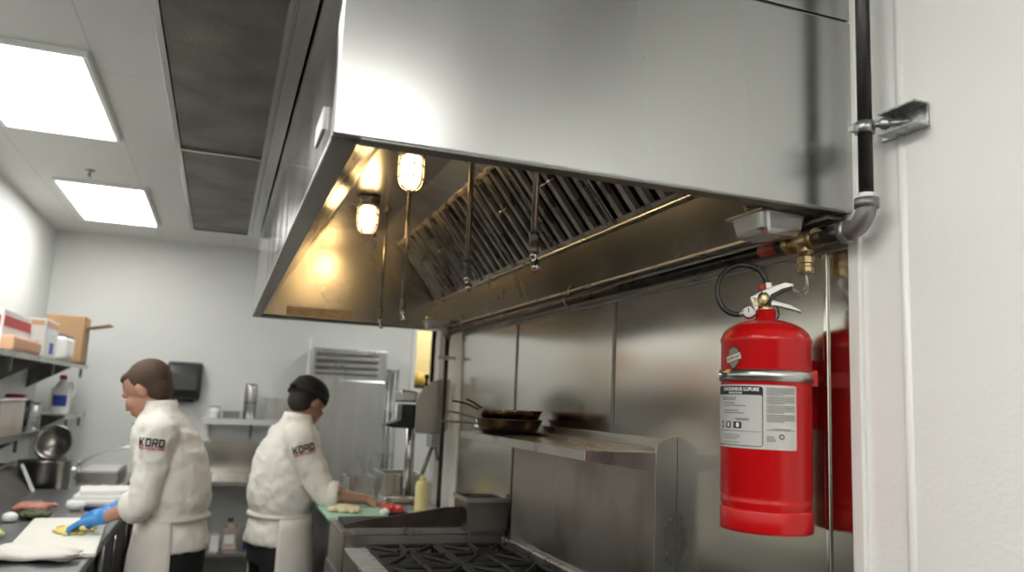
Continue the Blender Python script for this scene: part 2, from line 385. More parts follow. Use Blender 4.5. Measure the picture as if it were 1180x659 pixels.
# baffle filters
def filter_unit(yc, wd, lab):
    t = thing('baffle_filter', lab, 'grease filter', (.995, yc, 2.34), 0, 'slanted baffle filters in the hood')
    A = Vector((.872, 0, 2.496)); B = Vector((1.112, 0, 2.192)); C = (A+B)/2; sdir = (B-A).normalized(); ln = (B-A).length
    ang = math.atan2(-sdir.z, sdir.x)       # rotation about Y
    def fr(): return MB().at((C.x-.995, 0, C.z-2.34), (0, ang, 0))   # local x down the slope, local z = upper normal
    h = ln/2; a = wd/2
    f = fr().box(-h, h, -a, -a+.012, -.012, .02).box(-h, h, a-.012, a, -.012, .02).box(-h, -h+.016, -a+.012, a-.012, -.012, .02).box(h-.016, h, -a+.012, a-.012, -.012, .02)
    f.build('frame', filt, t, bevel=.0015)
    fr().box(-h+.012, h-.012, -a+.01, a-.01, .012, .018).build('backing', filtgap, t)
    b = fr(); n = 5; p = (wd-.024)/n
    for k in range(n):
        y = -a+.012+p*(k+.5); q = p*.30
        b.prism([(y-q, .0), (y-q*.55, -.011), (y+q*.55, -.011), (y+q, .0), (y+q*.8, .002), (y+q*.5, -.007), (y-q*.5, -.007), (y-q*.8, .002)], -h+.015, h-.015, 'x')
    b.build('baffles', filt, t)
    hd = fr()
    hd.tube(smooth_path([(-.03, -.05, -.012), (-.03, -.05, -.028), (-.03, .05, -.028), (-.03, .05, -.012)], 4), .0025, 8)
    hd.build('wire_handle', chrome, t)
    return t
n = 7; w_ = (yi1-yi0-.01)/n
ordn = ['nearest', 'second', 'third', 'fourth', 'fifth', 'sixth', 'farthest']
for k in range(n):
    filter_unit(yi0+.005+w_*(k+.5), w_-.006, f'{ordn[k]} slanted baffle filter in the row, counted from the near end of the hood' if k not in (0, 6) else f'{ordn[k]} slanted baffle filter in the row under the hood')

# hood lamps
def hood_lamp(x, y, lab):
    t = thing('caged_lamp', lab, 'lamp', (x, y, 2.55), 0, 'vapour proof lamps inside the hood')
    MB().lathe([(.0, 0), (.052, 0), (.056, -.006), (.056, -.018), (.048, -.022), (.048, -.034), (.052, -.038), (.052, -.048), (.0, -.05)], 28).build('base', galv, t)
    MB().lathe([(.0, -.05), (.033, -.05), (.036, -.075), (.036, -.12), (.031, -.145), (.020, -.163), (.0, -.168)], 24).build('globe', lampglow, t)
    c = MB()
    for k in range(8):
        a = 2*PI*k/8; ca, sa = math.cos(a), math.sin(a)
        c.tube(smooth_path([(r*ca, r*sa, z) for r, z in ((.048, -.045), (.049, -.09), (.046, -.14), (.032, -.168), (.006, -.178))], 4), .0030, 6)
    for r, z in ((.049, -.085), (.046, -.13)):
        c.tube([(r*math.cos(2*PI*k/24), r*math.sin(2*PI*k/24), z) for k in range(24)], .0024, 6, closed=True)
    c.build('wire_cage', steel_dark, t)
hood_lamp(.585, 2.80, 'nearer glowing caged lamp hanging high inside the hood')
hood_lamp(.575, 3.66, 'farther glowing caged lamp hanging lower in view inside the hood')

# nozzle drops
def nozzle(x, y, zb, ang, lab, zt=2.55):
    t = thing('suppression_nozzle', lab, 'nozzle', (x, y, zb), 0, 'thin pipe drops with nozzles under the hood')
    L = zt-zb
    MB().lathe([(.0, .07), (.0085, .07), (.0085, L), (0, L)], 14).build('pipe', copperpipe, t)
    MB().lathe([(0, .052), (.012, .052), (.0135, .056), (.0135, .07), (.0115, .074), (.0115, .086), (.0135, .09), (.0135, .10), (.0, .102)], 12).build('coupling', fitting, t)
    q = MB().at((0, 0, .052), (0, ang, 0))
    q.lathe([(0, .004), (.009, .0), (.011, -.010), (.008, -.014), (.008, -.028), (.0115, -.031), (.0115, -.046), (.0, -.047)], 12)
    q.build('nozzle_head', chrome, t)
    q = MB().at((0, 0, .052), (0, ang, 0)); q.lathe([(0, -.0472), (.005, -.0475), (.007, -.051), (0, -.052)], 10); q.build('blow_off_cap', redtape, t)
    MB().lathe([(0, L-.012), (.02, L-.012), (.022, L-.006), (.022, L-.0005), (0, L-.0005)], 14).build('ceiling_flange', fitting, t)
nozzle(.70, 3.86, 1.955, R_(-15), 'farthest thin nozzle pipe, hanging below the farther lamp')
nozzle(.70, 3.34, 1.945, R_(-12), 'thin nozzle pipe hanging just under the nearer lamp')
nozzle(.70, 2.40, 1.965, R_(-15), 'nozzle pipe hanging in front of the middle of the baffle filters')
nozzle(.70, 1.82, 1.945, R_(-12), 'nearest and thickest looking nozzle pipe, in front of the near baffle filters')

# grease cups
def cup(x, y, zc, lab, s=1):
    t = thing('grease_cup', lab, 'grease cup', (x, y, zc), 0, 'small steel cups hung under the hood')
    c = MB(); R = []
    for z, k in ((0, .78), (.006, .86), (.012, .90), (.046, 1.0)):
        ring = []
        a, b, r = .058*k*s, .058*k*s, .018
        for cx, cy_, a0 in ((a-r, b-r, 0), (-a+r, b-r, 90), (-a+r, -b+r, 180), (a-r, -b+r, 270)):
            for j in range(5): q = R_(a0+j*22.5); ring.append((cx+r*math.cos(q), cy_+r*math.sin(q), z))
        R.append(ring)
    inner = [[(p[0]*.95, p[1]*.95, max(p[2], .004)) for p in ring] for ring in R[::-1]]
    c.rings(R+inner, False); c.build('cup_body', steel, t, bevel=.001)
    MB().box(-.0635*s, .0635*s, -.064*s, -.056*s, .043, .048).box(-.064*s, .064*s, .056*s, .064*s, .043, .048).box(-.064*s, -.056*s, -.0641*s, .0641*s, .043, .048).box(.056*s, .064*s, -.0641*s, .0641*s, .043, .048).build('rim', steel, t)
    MB().tube([(-.05, .0, .048), (-.06, 0, .062), (.0, 0, .068)], .003, 8).build('hook', chrome, t)
cup(1.065, 1.385, 1.992, 'rounded steel grease cup hanging at the near rear corner of the hood')
cup(1.06, 4.17, 2.0, 'small steel grease cup hanging at the far corner of the hood', .95)

# supply plenum
pl = thing('air_supply_plenum', 'long dark perforated air supply panel mounted along the hood', 'air vent', (-.2, 1.24, 2.45))
PX0, PX1 = -.215, .125
MB().box(PX0, PX1, 1.24, 4.40, 2.458, 2.948).build('housing', steel_hood, pl, w=True, bevel=.003)
fr = MB().box(PX0, PX0+.016, 1.24, 4.40, 2.444, 2.458).box(.066, .080, 1.24, 4.40, 2.444, 2.458).box(PX0+.016, .066, 4.382, 4.40, 2.444, 2.458).box(PX0+.016, .066, 1.24, 1.256, 2.444, 2.458)
fr.build('frame', steel_hood, pl, w=True, bevel=.001)
MB().box(PX0+.016, .066, 2.905, 2.925, 2.443, 2.458).build('divider', steel_hood, pl, w=True, bevel=.001)
MB().box(PX0+.018, .064, 1.258, 2.903, 2.451, 2.457).build('perforated_panel', perf, pl, w=True)
MB().box(PX0+.018, .064, 2.927, 4.38, 2.451, 2.457).build('perforated_panel', perf, pl, w=True)
MB().box(.086, .125, 1.24, 4.40, 2.446, 2.457).build('closure_strip', steel_hood, pl, w=True)

# ================================================================== PIPEWORK
PXc = 1.12
pp = thing('wall_pipe', 'black iron pipe running along the wall under the hood and turning up beside it', 'pipe', (PXc, 1.165, 1.98))
MB().tube([(PXc, 1.215, 1.982), (PXc, 1.33, 1.985)], .0135, 20).build('short_pipe', blackpipe, pp, w=True)
MB().tube([(PXc, 1.37, 1.986), (PXc, 4.08, 1.986)], .0125, 20).build('long_pipe', blackpipe, pp, w=True)
MB().tube([(PXc, 1.165, 2.03), (PXc, 1.165, 2.94)], .0135, 20).build('riser_pipe', blackpipe, pp, w=True)
el = MB(); arc = [(PXc, 1.165+.045*(1-math.cos(a)), 1.982+.045*(1-math.sin(a))) for a in [R_(q) for q in range(0, 91, 9)]]
el.tube(arc, .0185, 20)
el.tube([(PXc, 1.165, 2.018), (PXc, 1.165, 2.036)], .0225, 20).tube([(PXc, 1.208, 1.982), (PXc, 1.226, 1.982)], .0225, 20)
el.build('elbow', fitting, pp, w=True)
MB().tube([(PXc, 1.165, 2.036), (PXc, 1.165, 2.046)], .0160, 20).build('thread_seal', whitetrim, pp, w=True)
te = MB().tube([(PXc, 1.305, 1.985), (PXc, 1.385, 1.986)], .0185, 20).tube([(PXc, 1.300, 1.985), (PXc, 1.316, 1.985)], .0215, 20).tube([(PXc, 1.374, 1.986), (PXc, 1.39, 1.986)], .0215, 20)
te.tube([(PXc, 1.335, 1.98), (PXc, 1.335, 1.950)], .0165, 20)
te.build('tee_fitting', brass, pp, w=True)
MB().lathe([(0, 0), (.015, 0), (.0165, .004), (.0165, .012), (.013, .014), (.013, .02), (.017, .022), (.017, .034), (0, .036)], 8, (PXc, 1.335, 1.916), smooth=False).build('hex_connector', brass, pp, w=True)
MB().tube([(PXc, 1.425, 1.986), (PXc, 1.48, 1.986)], .0133, 20).build('red_tape', redtape, pp, w=True)
for y in (2.55,):
    h_ = MB().tube([(PXc+.016*math.cos(2*PI*k/20), y, 1.986+.016*math.sin(2*PI*k/20)) for k in range(20)], .003, 8, closed=True)
    h_.tube([(PXc, y, 2.0), (PXc, y+.004, 2.03), (PXc+.018, y+.01, 2.055)], .003, 8); h_.build('hanger_loop', galv, pp, w=True)
MB().tube([(PXc, 4.07, 1.986), (PXc, 4.10, 1.986)], .018, 16).build('end_collar', fitting, pp, w=True)
# far conduit
fc = thing('vertical_conduit', 'thin black vertical conduit hanging down the far end of the wall', 'conduit', (PXc, 4.13, .95))
MB().tube([(PXc, 4.135, 1.96), (PXc, 4.135, .95)], .0115, 14).build('pipe', blackpipe, fc, w=True)
MB().tube([(PXc, 4.135, 2.02), (PXc, 4.135, 1.95)], .0175, 14).tube([(PXc, 4.135, 1.988), (PXc, 4.105, 1.988)], .016, 14).build('tee', fitting, fc, w=True)
MB().tube([(PXc, 4.135, 1.84), (PXc, 4.135, 1.865)], .0155, 14).box(PXc-.045, WX, 4.128, 4.142, 1.845, 1.86).build('clamp', galv, fc, w=True)
# strut clamp
br = thing('pipe_bracket', 'galvanised strut bracket clamping the vertical pipe to the white wall', 'bracket', (1.15, 1.10, 2.16))
MB().box(1.164, WX, 1.06, 1.17, 2.155, 2.196).box(1.128, 1.164, 1.055, 1.142, 2.153, 2.157).box(1.128, 1.164, 1.055, 1.142, 2.194, 2.198).build('strut_channel', galv, br, w=True, bevel=.001)
MB().tube([(PXc, 1.165, 2.165), (PXc, 1.165, 2.187)], .0185, 20).box(PXc-.03, PXc-.012, 1.163, 1.176, 2.166, 2.180).build('clamp_band', galv, br, w=True)
MB().tube([(PXc+.002, 1.142, 2.176), (1.166, 1.10, 2.176)], .006, 10).ball((1.134, 1.13, 2.176), .012).build('bolt', galv, br, w=True)

# ================================================================== FIRE EXTINGUISHER
EX, EY, EZ = 1.048, 1.372, 1.397
ex = thing('fire_extinguisher', 'large red fire extinguisher strapped to the steel wall', 'fire extinguisher', (EX, EY, EZ), R_(-37.7))
prof = [(0, .012), (.060, .010), (.080, .016), (.0885, .055), (.0888, .060), (.0865, .064), (.0890, .070), (.0890, .368), (.0905, .372), (.0905, .377), (.0885, .381), (.0840, .391), (.074, .401), (.058, .410), (.040, .416), (.026, .419), (.0205, .424), (.0205, .440), (0, .441)]
MB().lathe(prof, 64).build('cylinder', red, ex)
fs = MB().lathe([(.0835, .0), (.0885, .001), (.0895, .006), (.0895, .040), (.088, .044), (.082, .044), (.080, .040), (.080, .003), (.0835, .0)], 64)
fs.build('foot_ring', red, ex)
MB().lathe([(0, -.0005), (.004, 0), (.004, .003), (0, .003)], 12, (0, 0, 0), 'y').at().build('drain_hole', black, ex) if False else None
R0 = .0893
def cyl(u, v, r=R0): # u = angle, v = height
    return (r*math.sin(u), -r*math.cos(u), v)
def patch(pts_in, r, name, m_, parent, step=R_(3)):
    """flat outline in (angle, height) wrapped onto the cylinder"""
    bm = bmesh.new(); vs = [bm.verts.new((p[0], p[1], 0)) for p in pts_in]; bm.faces.new(vs)
    u0 = min(p[0] for p in pts_in); u1 = max(p[0] for p in pts_in); k = math.floor(u0/step)+1
    while k*step < u1:
        bmesh.ops.bisect_plane(bm, geom=bm.verts[:]+bm.edges[:]+bm.faces[:], plane_co=(k*step, 0, 0), plane_no=(1, 0, 0)); k += 1
    for v in bm.verts: v.co = Vector(cyl(v.co.x, v.co.y, r))
    mb = MB(); mb.bm.free(); mb.bm = bm
    return mb.build(name, m_, parent)
def rrect(u0, u1, v0, v1, rc=.004):
    ru = rc/R0; out = []
    for cu, cv, a0 in ((u1-ru, v1-rc, 0), (u0+ru, v1-rc, 90), (u0+ru, v0+rc, 180), (u1-ru, v0+rc, 270)):
        for j in range(5): a = R_(a0+j*22.5); out.append((cu+ru*math.cos(a), cv+rc*math.sin(a)))
    return out
def wraptext(items, r, name, m_, parent):
    mb = MB()
    for body, size, u, v, align, bold, rot in items:
        vs, fs_ = text_tris(body, size, bold, align); c_, s_ = math.cos(rot), math.sin(rot)
        vv = [mb.v(cyl(u+(x*c_-y*s_)/R0, v+x*s_+y*c_, r)) for x, y in vs]
        for f_ in fs_: mb.f([vv[i] for i in f_])
    return mb.build(name, m_, parent)
LU0, LU1, LV0, LV1 = R_(-86), R_(39), .160, .283
lb = patch(rrect(LU0, LU1, LV0, LV1), R0+.0006, 'instruction_label', labelsilver, ex); tag(lb, 'grey printed instruction label with a black heading')
UM = R_(-3)
patch(rrect(LU0+.03, UM, LV0+.004, LV1-.003, .006), R0+.0009, 'label_border', blackprint, lb)
patch(rrect(LU0+.05, UM-.018, LV0+.0055, LV1-.020, .004), R0+.0012, 'label_field', labelgrey, lb)
wraptext([('DOCKENSUR LUFURE', .0088, UM-.08, LV1-.0120, 'RIGHT', .0003, 0)], R0+.0014, 'label_heading', paper, lb)
wraptext([('INSTRUCTIONS', .0048, R_(-40), LV1-.0180, 'CENTER', .0002, 0)], R0+.0014, 'label_subheading', paper, lb)
# ruled text lines of the label (too small to read in the photo)
ln_ = MB()
def bar(u0, u1, v, h):
    n_ = max(2, int((u1-u0)/R_(4))); 
    for i in range(n_):
        a, b_ = u0+(u1-u0)*i/n_, u0+(u1-u0)*(i+1)/n_
        ln_.f([ln_.v(cyl(a, v, R0+.0015)), ln_.v(cyl(b_, v, R0+.0015)), ln_.v(cyl(b_, v+h, R0+.0015)), ln_.v(cyl(a, v+h, R0+.0015))])
for v, a, b_ in ((.256, -66, -38), (.2525, -66, -38), (.246, -62, -40), (.241, -62, -24), (.231, -62, -34), (.2265, -62, -26), (.216, -40, -20), (.2135, -38, -20)):
    bar(R_(a), R_(b_), v, .0016)
for v, a, b_ in ((.192, -80, -6), (.184, -62, -32), (.1805, -62, -32), (.177, -60, -36), (.170, -60, -34)): bar(R_(a), R_(b_), v, .0010)
v = .2765
for blk in (5, 5, 5, 5):
    for i in range(blk): bar(R_(1), R_(36 if i < blk-1 else 22), v, .0012); v -= .0031
    v -= .0016
bar(R_(8), R_(28), .2775, .0014) if False else None
for v, a, b_ in ((.199, 8, 30), (.1965, 1, 36), (.184, 1, 9), (.181, 1, 11), (.178, 1, 12), (.1755, 1, 12)): bar(R_(a), R_(b_), v, .0011)
ln_.build('label_text', textgrey, lb)
for a0, a1 in ((-68, -61.5), (-56, -47), (-42, -30)):
    p = patch(rrect(R_(a0), R_(a1), .1975, .2105, .0015), R0+.0014, 'pictogram', blackprint, lb)
    patch(rrect(R_(a0+(a1-a0)*.35), R_(a0+(a1-a0)*.72), .200, .2085, .001), R0+.0017, 'pictogram_mark', paper, p)
seal = [(R_(19)+.0052/R0*math.cos(a), .185+.0052*math.sin(a)) for a in [2*PI*k/20 for k in range(20)]]
sl = patch(seal, R0+.0015, 'seal_mark', blackprint, lb)
patch([(R_(19)+.003/R0*math.cos(a), .185+.003*math.sin(a)) for a in [2*PI*k/20 for k in range(20)]], R0+.0018, 'seal_centre', labelsilver, sl)
# badge
bu, bv = R_(-43), .336
def sh(k): return [(bu+x*k/R0, bv+y*k) for x, y in ((-.0125, .016), (-.007, .0185), (0, .0215), (.007, .0185), (.0125, .016), (.0135, -.006), (.009, -.014), (0, -.022), (-.009, -.014), (-.0135, -.006))]
bd = patch(sh(1.12), R0+.0006, 'shield_badge', blackprint, ex); tag(bd, 'small grey shield badge with a cream banner')
patch(sh(1.0), R0+.0009, 'shield_field', badgegrey, bd)
ca, sa = math.cos(R_(14)), math.sin(R_(14))
def rb(hw, hh): return [(bu+(x*ca-y*sa)/R0, bv+x*sa+y*ca) for x, y in ((-hw, -hh), (hw, -hh), (hw, hh), (-hw, hh))]
patch(rb(.0198, .0072), R0+.0012, 'banner_edge', blackprint, bd)
patch(rb(.0190, .0062), R0+.0015, 'banner', badgecream, bd)
wraptext([('BUFISCAT', .0078, bu+.001/R0, bv-.0026, 'CENTER', .0002, R_(14))], R0+.0018, 'banner_text', blackprint, bd)
# strap + bracket
st = MB().lathe([(.0905, .291), (.0925, .291), (.0925, .313), (.0905, .313), (.0905, .291)], 64).build('strap', steel, ex)
q = MB()
for a in (-72, -58): q.box(*(lambda c: (c[0]-.005, c[0]+.005, c[1]-.006, c[1]+.002, .298, .307))(cyl(R_(a), 0, .093)))
q.build('strap_buckle', black, st, bevel=.001); MB().tube([cyl(R_(-66), .302, .093), cyl(R_(-66), .302, .100)], .006, 12).build('latch', chrome, st)
bk = MB().box(.084, .099, -.012, .030, .286, .318).box(.040, .099, .024, .034, .286, .318)
bk.box(-.02, .06, .0895, .100, .20, .345)
bk.build('wall_bracket', red, ex, bevel=.001)
MB().box(WX-.040, WX-.0065, 1.385, 1.455, EZ+.20, EZ+.345).build('bracket_back_plate', red, ex, w=True, bevel=.002)
# valve: local coords from pixels (x right, z up)
def L_(px, py, y=0.0): return ((px-886)*.001735, y, (610-py)*.001735)
vl = MB().lathe([(0, .436), (.017, .436), (.018, .440), (.018, .446), (.014, .449), (.014, .458), (.0, .459)], 20).build('valve_collar', brass, ex)
MB().lathe([(0, .440), (.013, .440), (.0155, .450), (.0155, .462), (.012, .470), (0, .471)], 16, (-.004, 0, .006)).box(-.026, .004, -.010, .010, .448, .466).build('valve_body', brass, ex, bevel=.001)
gz = MB().at((0, 0, 0)); gz.lathe([(0, -.012), (.0135, -.012), (.0145, -.008), (.0145, .006), (0, .006)], 24, (L_(867, 360)[0], -.012, L_(867, 360)[2]), 'y'); gz.build('pressure_gauge', chrome, ex)
MB().lathe([(0, -.0005), (.0115, 0), (0, .0005)], 24, (L_(867, 360)[0], -.0005, L_(867, 360)[2]), 'y').build('gauge_face', white, ex) if False else None
# gauge face in front of gauge
gf = MB(); gx, _, gzz = L_(867, 360)
for rr, yy in ((.0112, -.0245),): gf.lathe([(0, -.0003), (rr, -.0003), (rr, .0003), (0, .0003)], 24, (gx, yy, gzz), 'y')
gf.build('gauge_face', white, ex)
MB().box(gx-.001, gx+.001, -.0252, -.0248, gzz-.001, gzz+.008).build('gauge_needle', blackprint, ex)
# carry handle (upper) and squeeze lever (lower)
hd = MB(); pts = [L_(870, 349), L_(868, 341), L_(880, 334), L_(896, 327), L_(908, 323), L_(918, 325), L_(917, 330), L_(905, 332), L_(893, 339), L_(888, 346), L_(880, 345)]
hd.prism([(p[0], p[2]) for p in pts], -.010, .010, 'y'); hd.build('carry_handle', steel, ex, bevel=.002)
MB().prism([(p[0], p[2]) for p in [L_(892, 338), L_(905, 331), L_(916, 328), L_(917, 331), L_(906, 335), L_(897, 341), L_(893, 347), L_(888, 346)]], -.0115, .0115, 'y').build('handle_grip', black, ex, bevel=.001)
lv = MB(); pts = [L_(884, 343), L_(893, 344), L_(903, 347), L_(914, 350), L_(925, 356), L_(926, 359), L_(912, 355), L_(900, 352), L_(890, 351), L_(883, 350)]
lv.prism([(p[0], p[2]) for p in pts], -.008, .008, 'y'); lv.build('squeeze_lever', steel, ex, bevel=.0015)
MB().prism([(p[0], p[2]) for p in [L_(870, 352), L_(873, 343), L_(886, 343), L_(892, 350), L_(888, 358), L_(873, 359)]], -.008, .008, 'y').build('handle_mount', steel, ex, bevel=.002)
MB().lathe([(0, -.004), (.006, -.004), (.006, .004), (0, .004)], 12, (L_(891, 358)[0], -.010, L_(891, 358)[2]), 'y').build('rivet', chrome, ex)
MB().ball(L_(882, 329, -.004), (.009, .007, .008)).lathe([(0, 0), (.006, 0), (.006, .008), (0, .008)], 10, L_(883, 335, -.004)).build('pull_pin_seal', redtape, ex)
MB().box(L_(889, 0)[0]-.006, L_(889, 0)[0]+.008, -.006, .010, L_(0, 334)[2], L_(0, 322)[2]).build('hose_clip', steel, ex, bevel=.003)
MB().tube(smooth_path([L_(881, 333, -.012), L_(884, 341, -.013), L_(889, 346, -.012), L_(894, 341, -.01)], 5), .0012, 6).tube(smooth_path([L_(899, 352, .004), L_(901, 362, .004), L_(896, 370, .004), L_(890, 371, .0)], 5), .002, 6).build('safety_wire', black, ex)
hs = MB().tube(smooth_path([L_(861, 361), L_(848, 361), L_(837, 354), L_(831, 341), L_(830, 327), L_(835, 314), L_(845, 305), L_(857, 301.5), L_(870, 303), L_(880, 309), L_(886, 319), L_(889, 328, .002)], 6), .0058, 14)
hs.build('hose', rubber, ex)
MB().tube([L_(856, 361), L_(866, 360)], .0075, 12).build('hose_ferrule', chrome, ex)
# pilot lines between tee and extinguisher handle
Mx = rootmat(ex)
for k in (-1, 1):
    e = Mx @ Vector(L_(915, 329, .004*k))
    MB().tube(smooth_path([(PXc, 1.335, 1.918), (PXc+.002*k, 1.332, 1.895), (PXc-.01+.003*k, 1.325, 1.878-.003*k), ((PXc+e.x)/2, (1.335+e.y)/2, 1.872-.004*k), e], 6), .0018, 8).build('pilot_line', galv, pp, w=True)

# ================================================================== SHELF / BACKGUARD over range
sh_ = thing('backguard_shelf', 'stainless range backguard with a pot shelf jutting out from it', 'shelf', (1.13, 2.45, 1.10))
SY0, SY1 = 1.90, 2.985
MB().box(1.10, 1.165-.012, SY0, SY1, 1.09, 1.525).build('backguard', steel_dirty, sh_, w=True, bevel=.002)
tag(MB().prism([(1.10, 1.05), (1.1635, 1.05), (1.1635, 1.555), (1.148, 1.555), (1.10, 1.528)], SY0-.004, SY0+.006, 'y').build('end_panel', steel, sh_, w=True, bevel=.001), 'plain bright end panel')
MB().box(.895, 1.148, SY0, 3.03, 1.507, 1.513).build('shelf_top', steel, sh_, w=True, bevel=.001)
MB().box(.893, .898, SY0, 3.03, 1.487, 1.513).build('front_lip', steel, sh_, w=True, bevel=.001)
MB().prism([(.895, 1.487), (.895, 1.511), (1.10, 1.511), (1.10, 1.462)], SY0-.003, SY0+.002, 'y').build('end_bracket', steel, sh_, w=True)
MB().prism([(.895, 1.487), (.895, 1.511), (1.10, 1.511), (1.10, 1.462)], 3.024, 3.03, 'y').build('far_bracket', steel, sh_, w=True)
MB().box(1.148, 1.157, SY0, 3.03, 1.507, 1.548).build('rear_upstand', steel, sh_, w=True, bevel=.001)

# frying pans stacked on the shelf
def pan(z, r, h, ang, hl, lab, m_, dx=0, dy=0, hm=None, hz=.028):
    t = thing('frying_pan', lab, 'frying pan', (1.02+dx, 2.83+dy, z), ang, 'frying pans stacked on the shelf')
    MB().lathe([(0, 0), (r*.80, 0), (r*.88, .004), (r, h-.003), (r+.004, h), (r+.002, h+.002), (r-.003, h-.002), (r*.86, .007), (r*.78, .003), (0, .003)], 40).build('pan_body', m_, t)
    q = MB(); P = smooth_path([(r-.004, 0, h*.75), (r+.03, 0, h*.9+.004), (r+.09, 0, h+hz*.7), (r+hl, 0, h+hz)], 5)
    R = []
    for i, p in enumerate(P):
        s_ = i/(len(P)-1); a_, b_ = .006+.006*s_*(1.2-s_)*1.4, .004
        R.append([(p.x, p.y+a_*math.cos(2*PI*k/10), p.z+b_*math.sin(2*PI*k/10)) for k in range(10)])
    q.rings(R); q.build('handle', hm or steel_dark, t)
    q = MB()
    for y_ in (-.008, .008): q.ball((r-.004, y_, h*.72), .004, 8, 6)
    q.box(r-.006, r+.012, -.014, .014, h*.55, h*.9); q.build('handle_rivets', chrome, t, bevel=.002)
pan(1.5135, .110, .034, R_(157), .135, 'bottom dark pan of the stack on the pot shelf', panin, hz=.002, dy=.02)
pan(1.526, .122, .042, R_(134), .145, 'second pan of the stack, nested in the bottom one', panin, dx=-.0, hz=.018)
pan(1.560, .116, .040, R_(128), .15, 'copper toned top pan of the stack on the pot shelf', copper, dx=.0, dy=-.01, hz=.026, hm=black)
pan(1.570, .100, .024, R_(118), .13, 'thin inner pan resting inside the topmost pan', panin, dx=.0, dy=-.005, hz=.040, hm=black)

# ================================================================== RANGE
rg = thing('gas_range', 'stainless gas range with black cast iron grates under the pot shelf', 'range', (.8, 2.4, 0))
MB().box(.50, 1.095, 1.85, 3.18, .12, 1.045).build('body', steel_dirty, rg, w=True, bevel=.004)
MB().box(.46, .54, 1.85, 2.93, 1.05, 1.10).build('front_ledge', steel, rg, w=True, bevel=.006)
MB().box(1.078, 1.097, 1.85, 3.02, 1.09, 1.115).build('rear_rail', steel, rg, w=True, bevel=.003)
MB().box(.545, 1.075, 1.86, 3.17, 1.046, 1.054).build('spill_tray', filtgap, rg, w=True)
for k in range(3):
    d = MB().box(.488, .50, 1.90+k*.38, 2.24+k*.38, .2, .78).build('oven_door', steel_dark, rg, w=True, bevel=.004)
    MB().tube([(.455, 1.93+k*.38, .72), (.455, 2.21+k*.38, .72)], .011, 10).box(.455, .489, 1.94+k*.38, 1.955+k*.38, .712, .728).box(.455, .489, 2.185+k*.38, 2.20+k*.38, .712, .728).build('door_handle', chrome, d, w=True)
for k in range(6):
    MB().lathe([(0, 0), (.022, 0), (.018, -.03), (0, -.03)], 14, (.485, 1.98+k*.18, .98), 'x').build('knob', black, rg, w=True)
for sx, sy__ in ((.54, 1.9), (.54, 3.0), (1.06, 1.9), (1.06, 3.0)):
    MB().lathe([(0, 0), (.02, 0), (.016, .12), (0, .12)], 12, (sx, sy__, 0)).build('leg', steel_dark, rg, w=True)
for i in range(3):
    for j in range(2):
        cx, cy_ = .68+.265*j, 2.06+i*.385
        g = MB(); a, b_ = .125, .185; r = .0075
        for p, q_ in (((-a, -b_), (a, -b_)), ((a, -b_), (a, b_)), ((a, b_), (-a, b_)), ((-a, b_), (-a, -b_)), ((-a, 0), (-.04, 0)), ((.04, 0), (a, 0)), ((0, -b_), (0, -.05)), ((0, .05), (0, b_)), ((-a, -b_), (-.035, -.045)), ((a, b_), (.035, .045)), ((-a, b_), (-.035, .045)), ((a, -b_), (.035, -.045))):
            g.tube([(cx+p[0], cy_+p[1], 1.088), (cx+q_[0], cy_+q_[1], 1.092 if abs(q_[0]) < .1 else 1.088)], r, 6, smooth=False)
        for sx in (-1, 1):
            for sy__ in (-1, 1): g.tube([(cx+sx*a, cy_+sy__*b_, 1.09), (cx+sx*a, cy_+sy__*b_, 1.054)], .007, 6)
        gg = g.build('grate', blackmat, rg, w=True)
        MB().lathe([(0, .0), (.045, 0), (.045, .012), (.03, .02), (0, .022)], 18, (cx, cy_, 1.054)).build('burner', blackmat, gg, w=True)

# griddle with side splash
gr = thing('griddle', 'dark flat top griddle with sloping side splash beyond the range', 'griddle', (.82, 3.35, .9))
MB().box(.50, 1.15, 3.20, 3.60, .12, 1.10).build('body', steel_dirty, gr, w=True, bevel=.004)
MB().box(.495, 1.15, 3.19, 3.205, 1.098, 1.125).build('side_rim', steel, gr, w=True, bevel=.003)
MB().box(.53, 1.14, 3.23, 3.58, 1.10, 1.115).build('cooking_plate', filtgap, gr, w=True)
spl = mat('burnt_steel', (.10, .082, .062), .38, .8, noise=.5, nscale=6)
MB().prism([(.50, 1.12), (.50, 1.135), (.56, 1.150), (.74, 1.175), (.90, 1.200), (1.03, 1.205), (1.145, 1.205), (1.145, 1.12)], 3.21, 3.218, 'y').build('side_splash', spl, gr, w=True)
MB().box(1.138, 1.148, 3.218, 3.592, 1.115, 1.17).build('rear_splash', spl, gr, w=True)
MB().box(.485, .50, 3.23, 3.56, .25, .95).build('front_panel', steel_dark, gr, w=True, bevel=.003)
for sx, sy__ in ((.55, 3.24), (.55, 3.55), (1.1, 3.24), (1.1, 3.55)): MB().lathe([(0, 0), (.018, 0), (.018, .12), (0, .12)], 12, (sx, sy__, 0)).build('leg', steel_dark, gr, w=True)
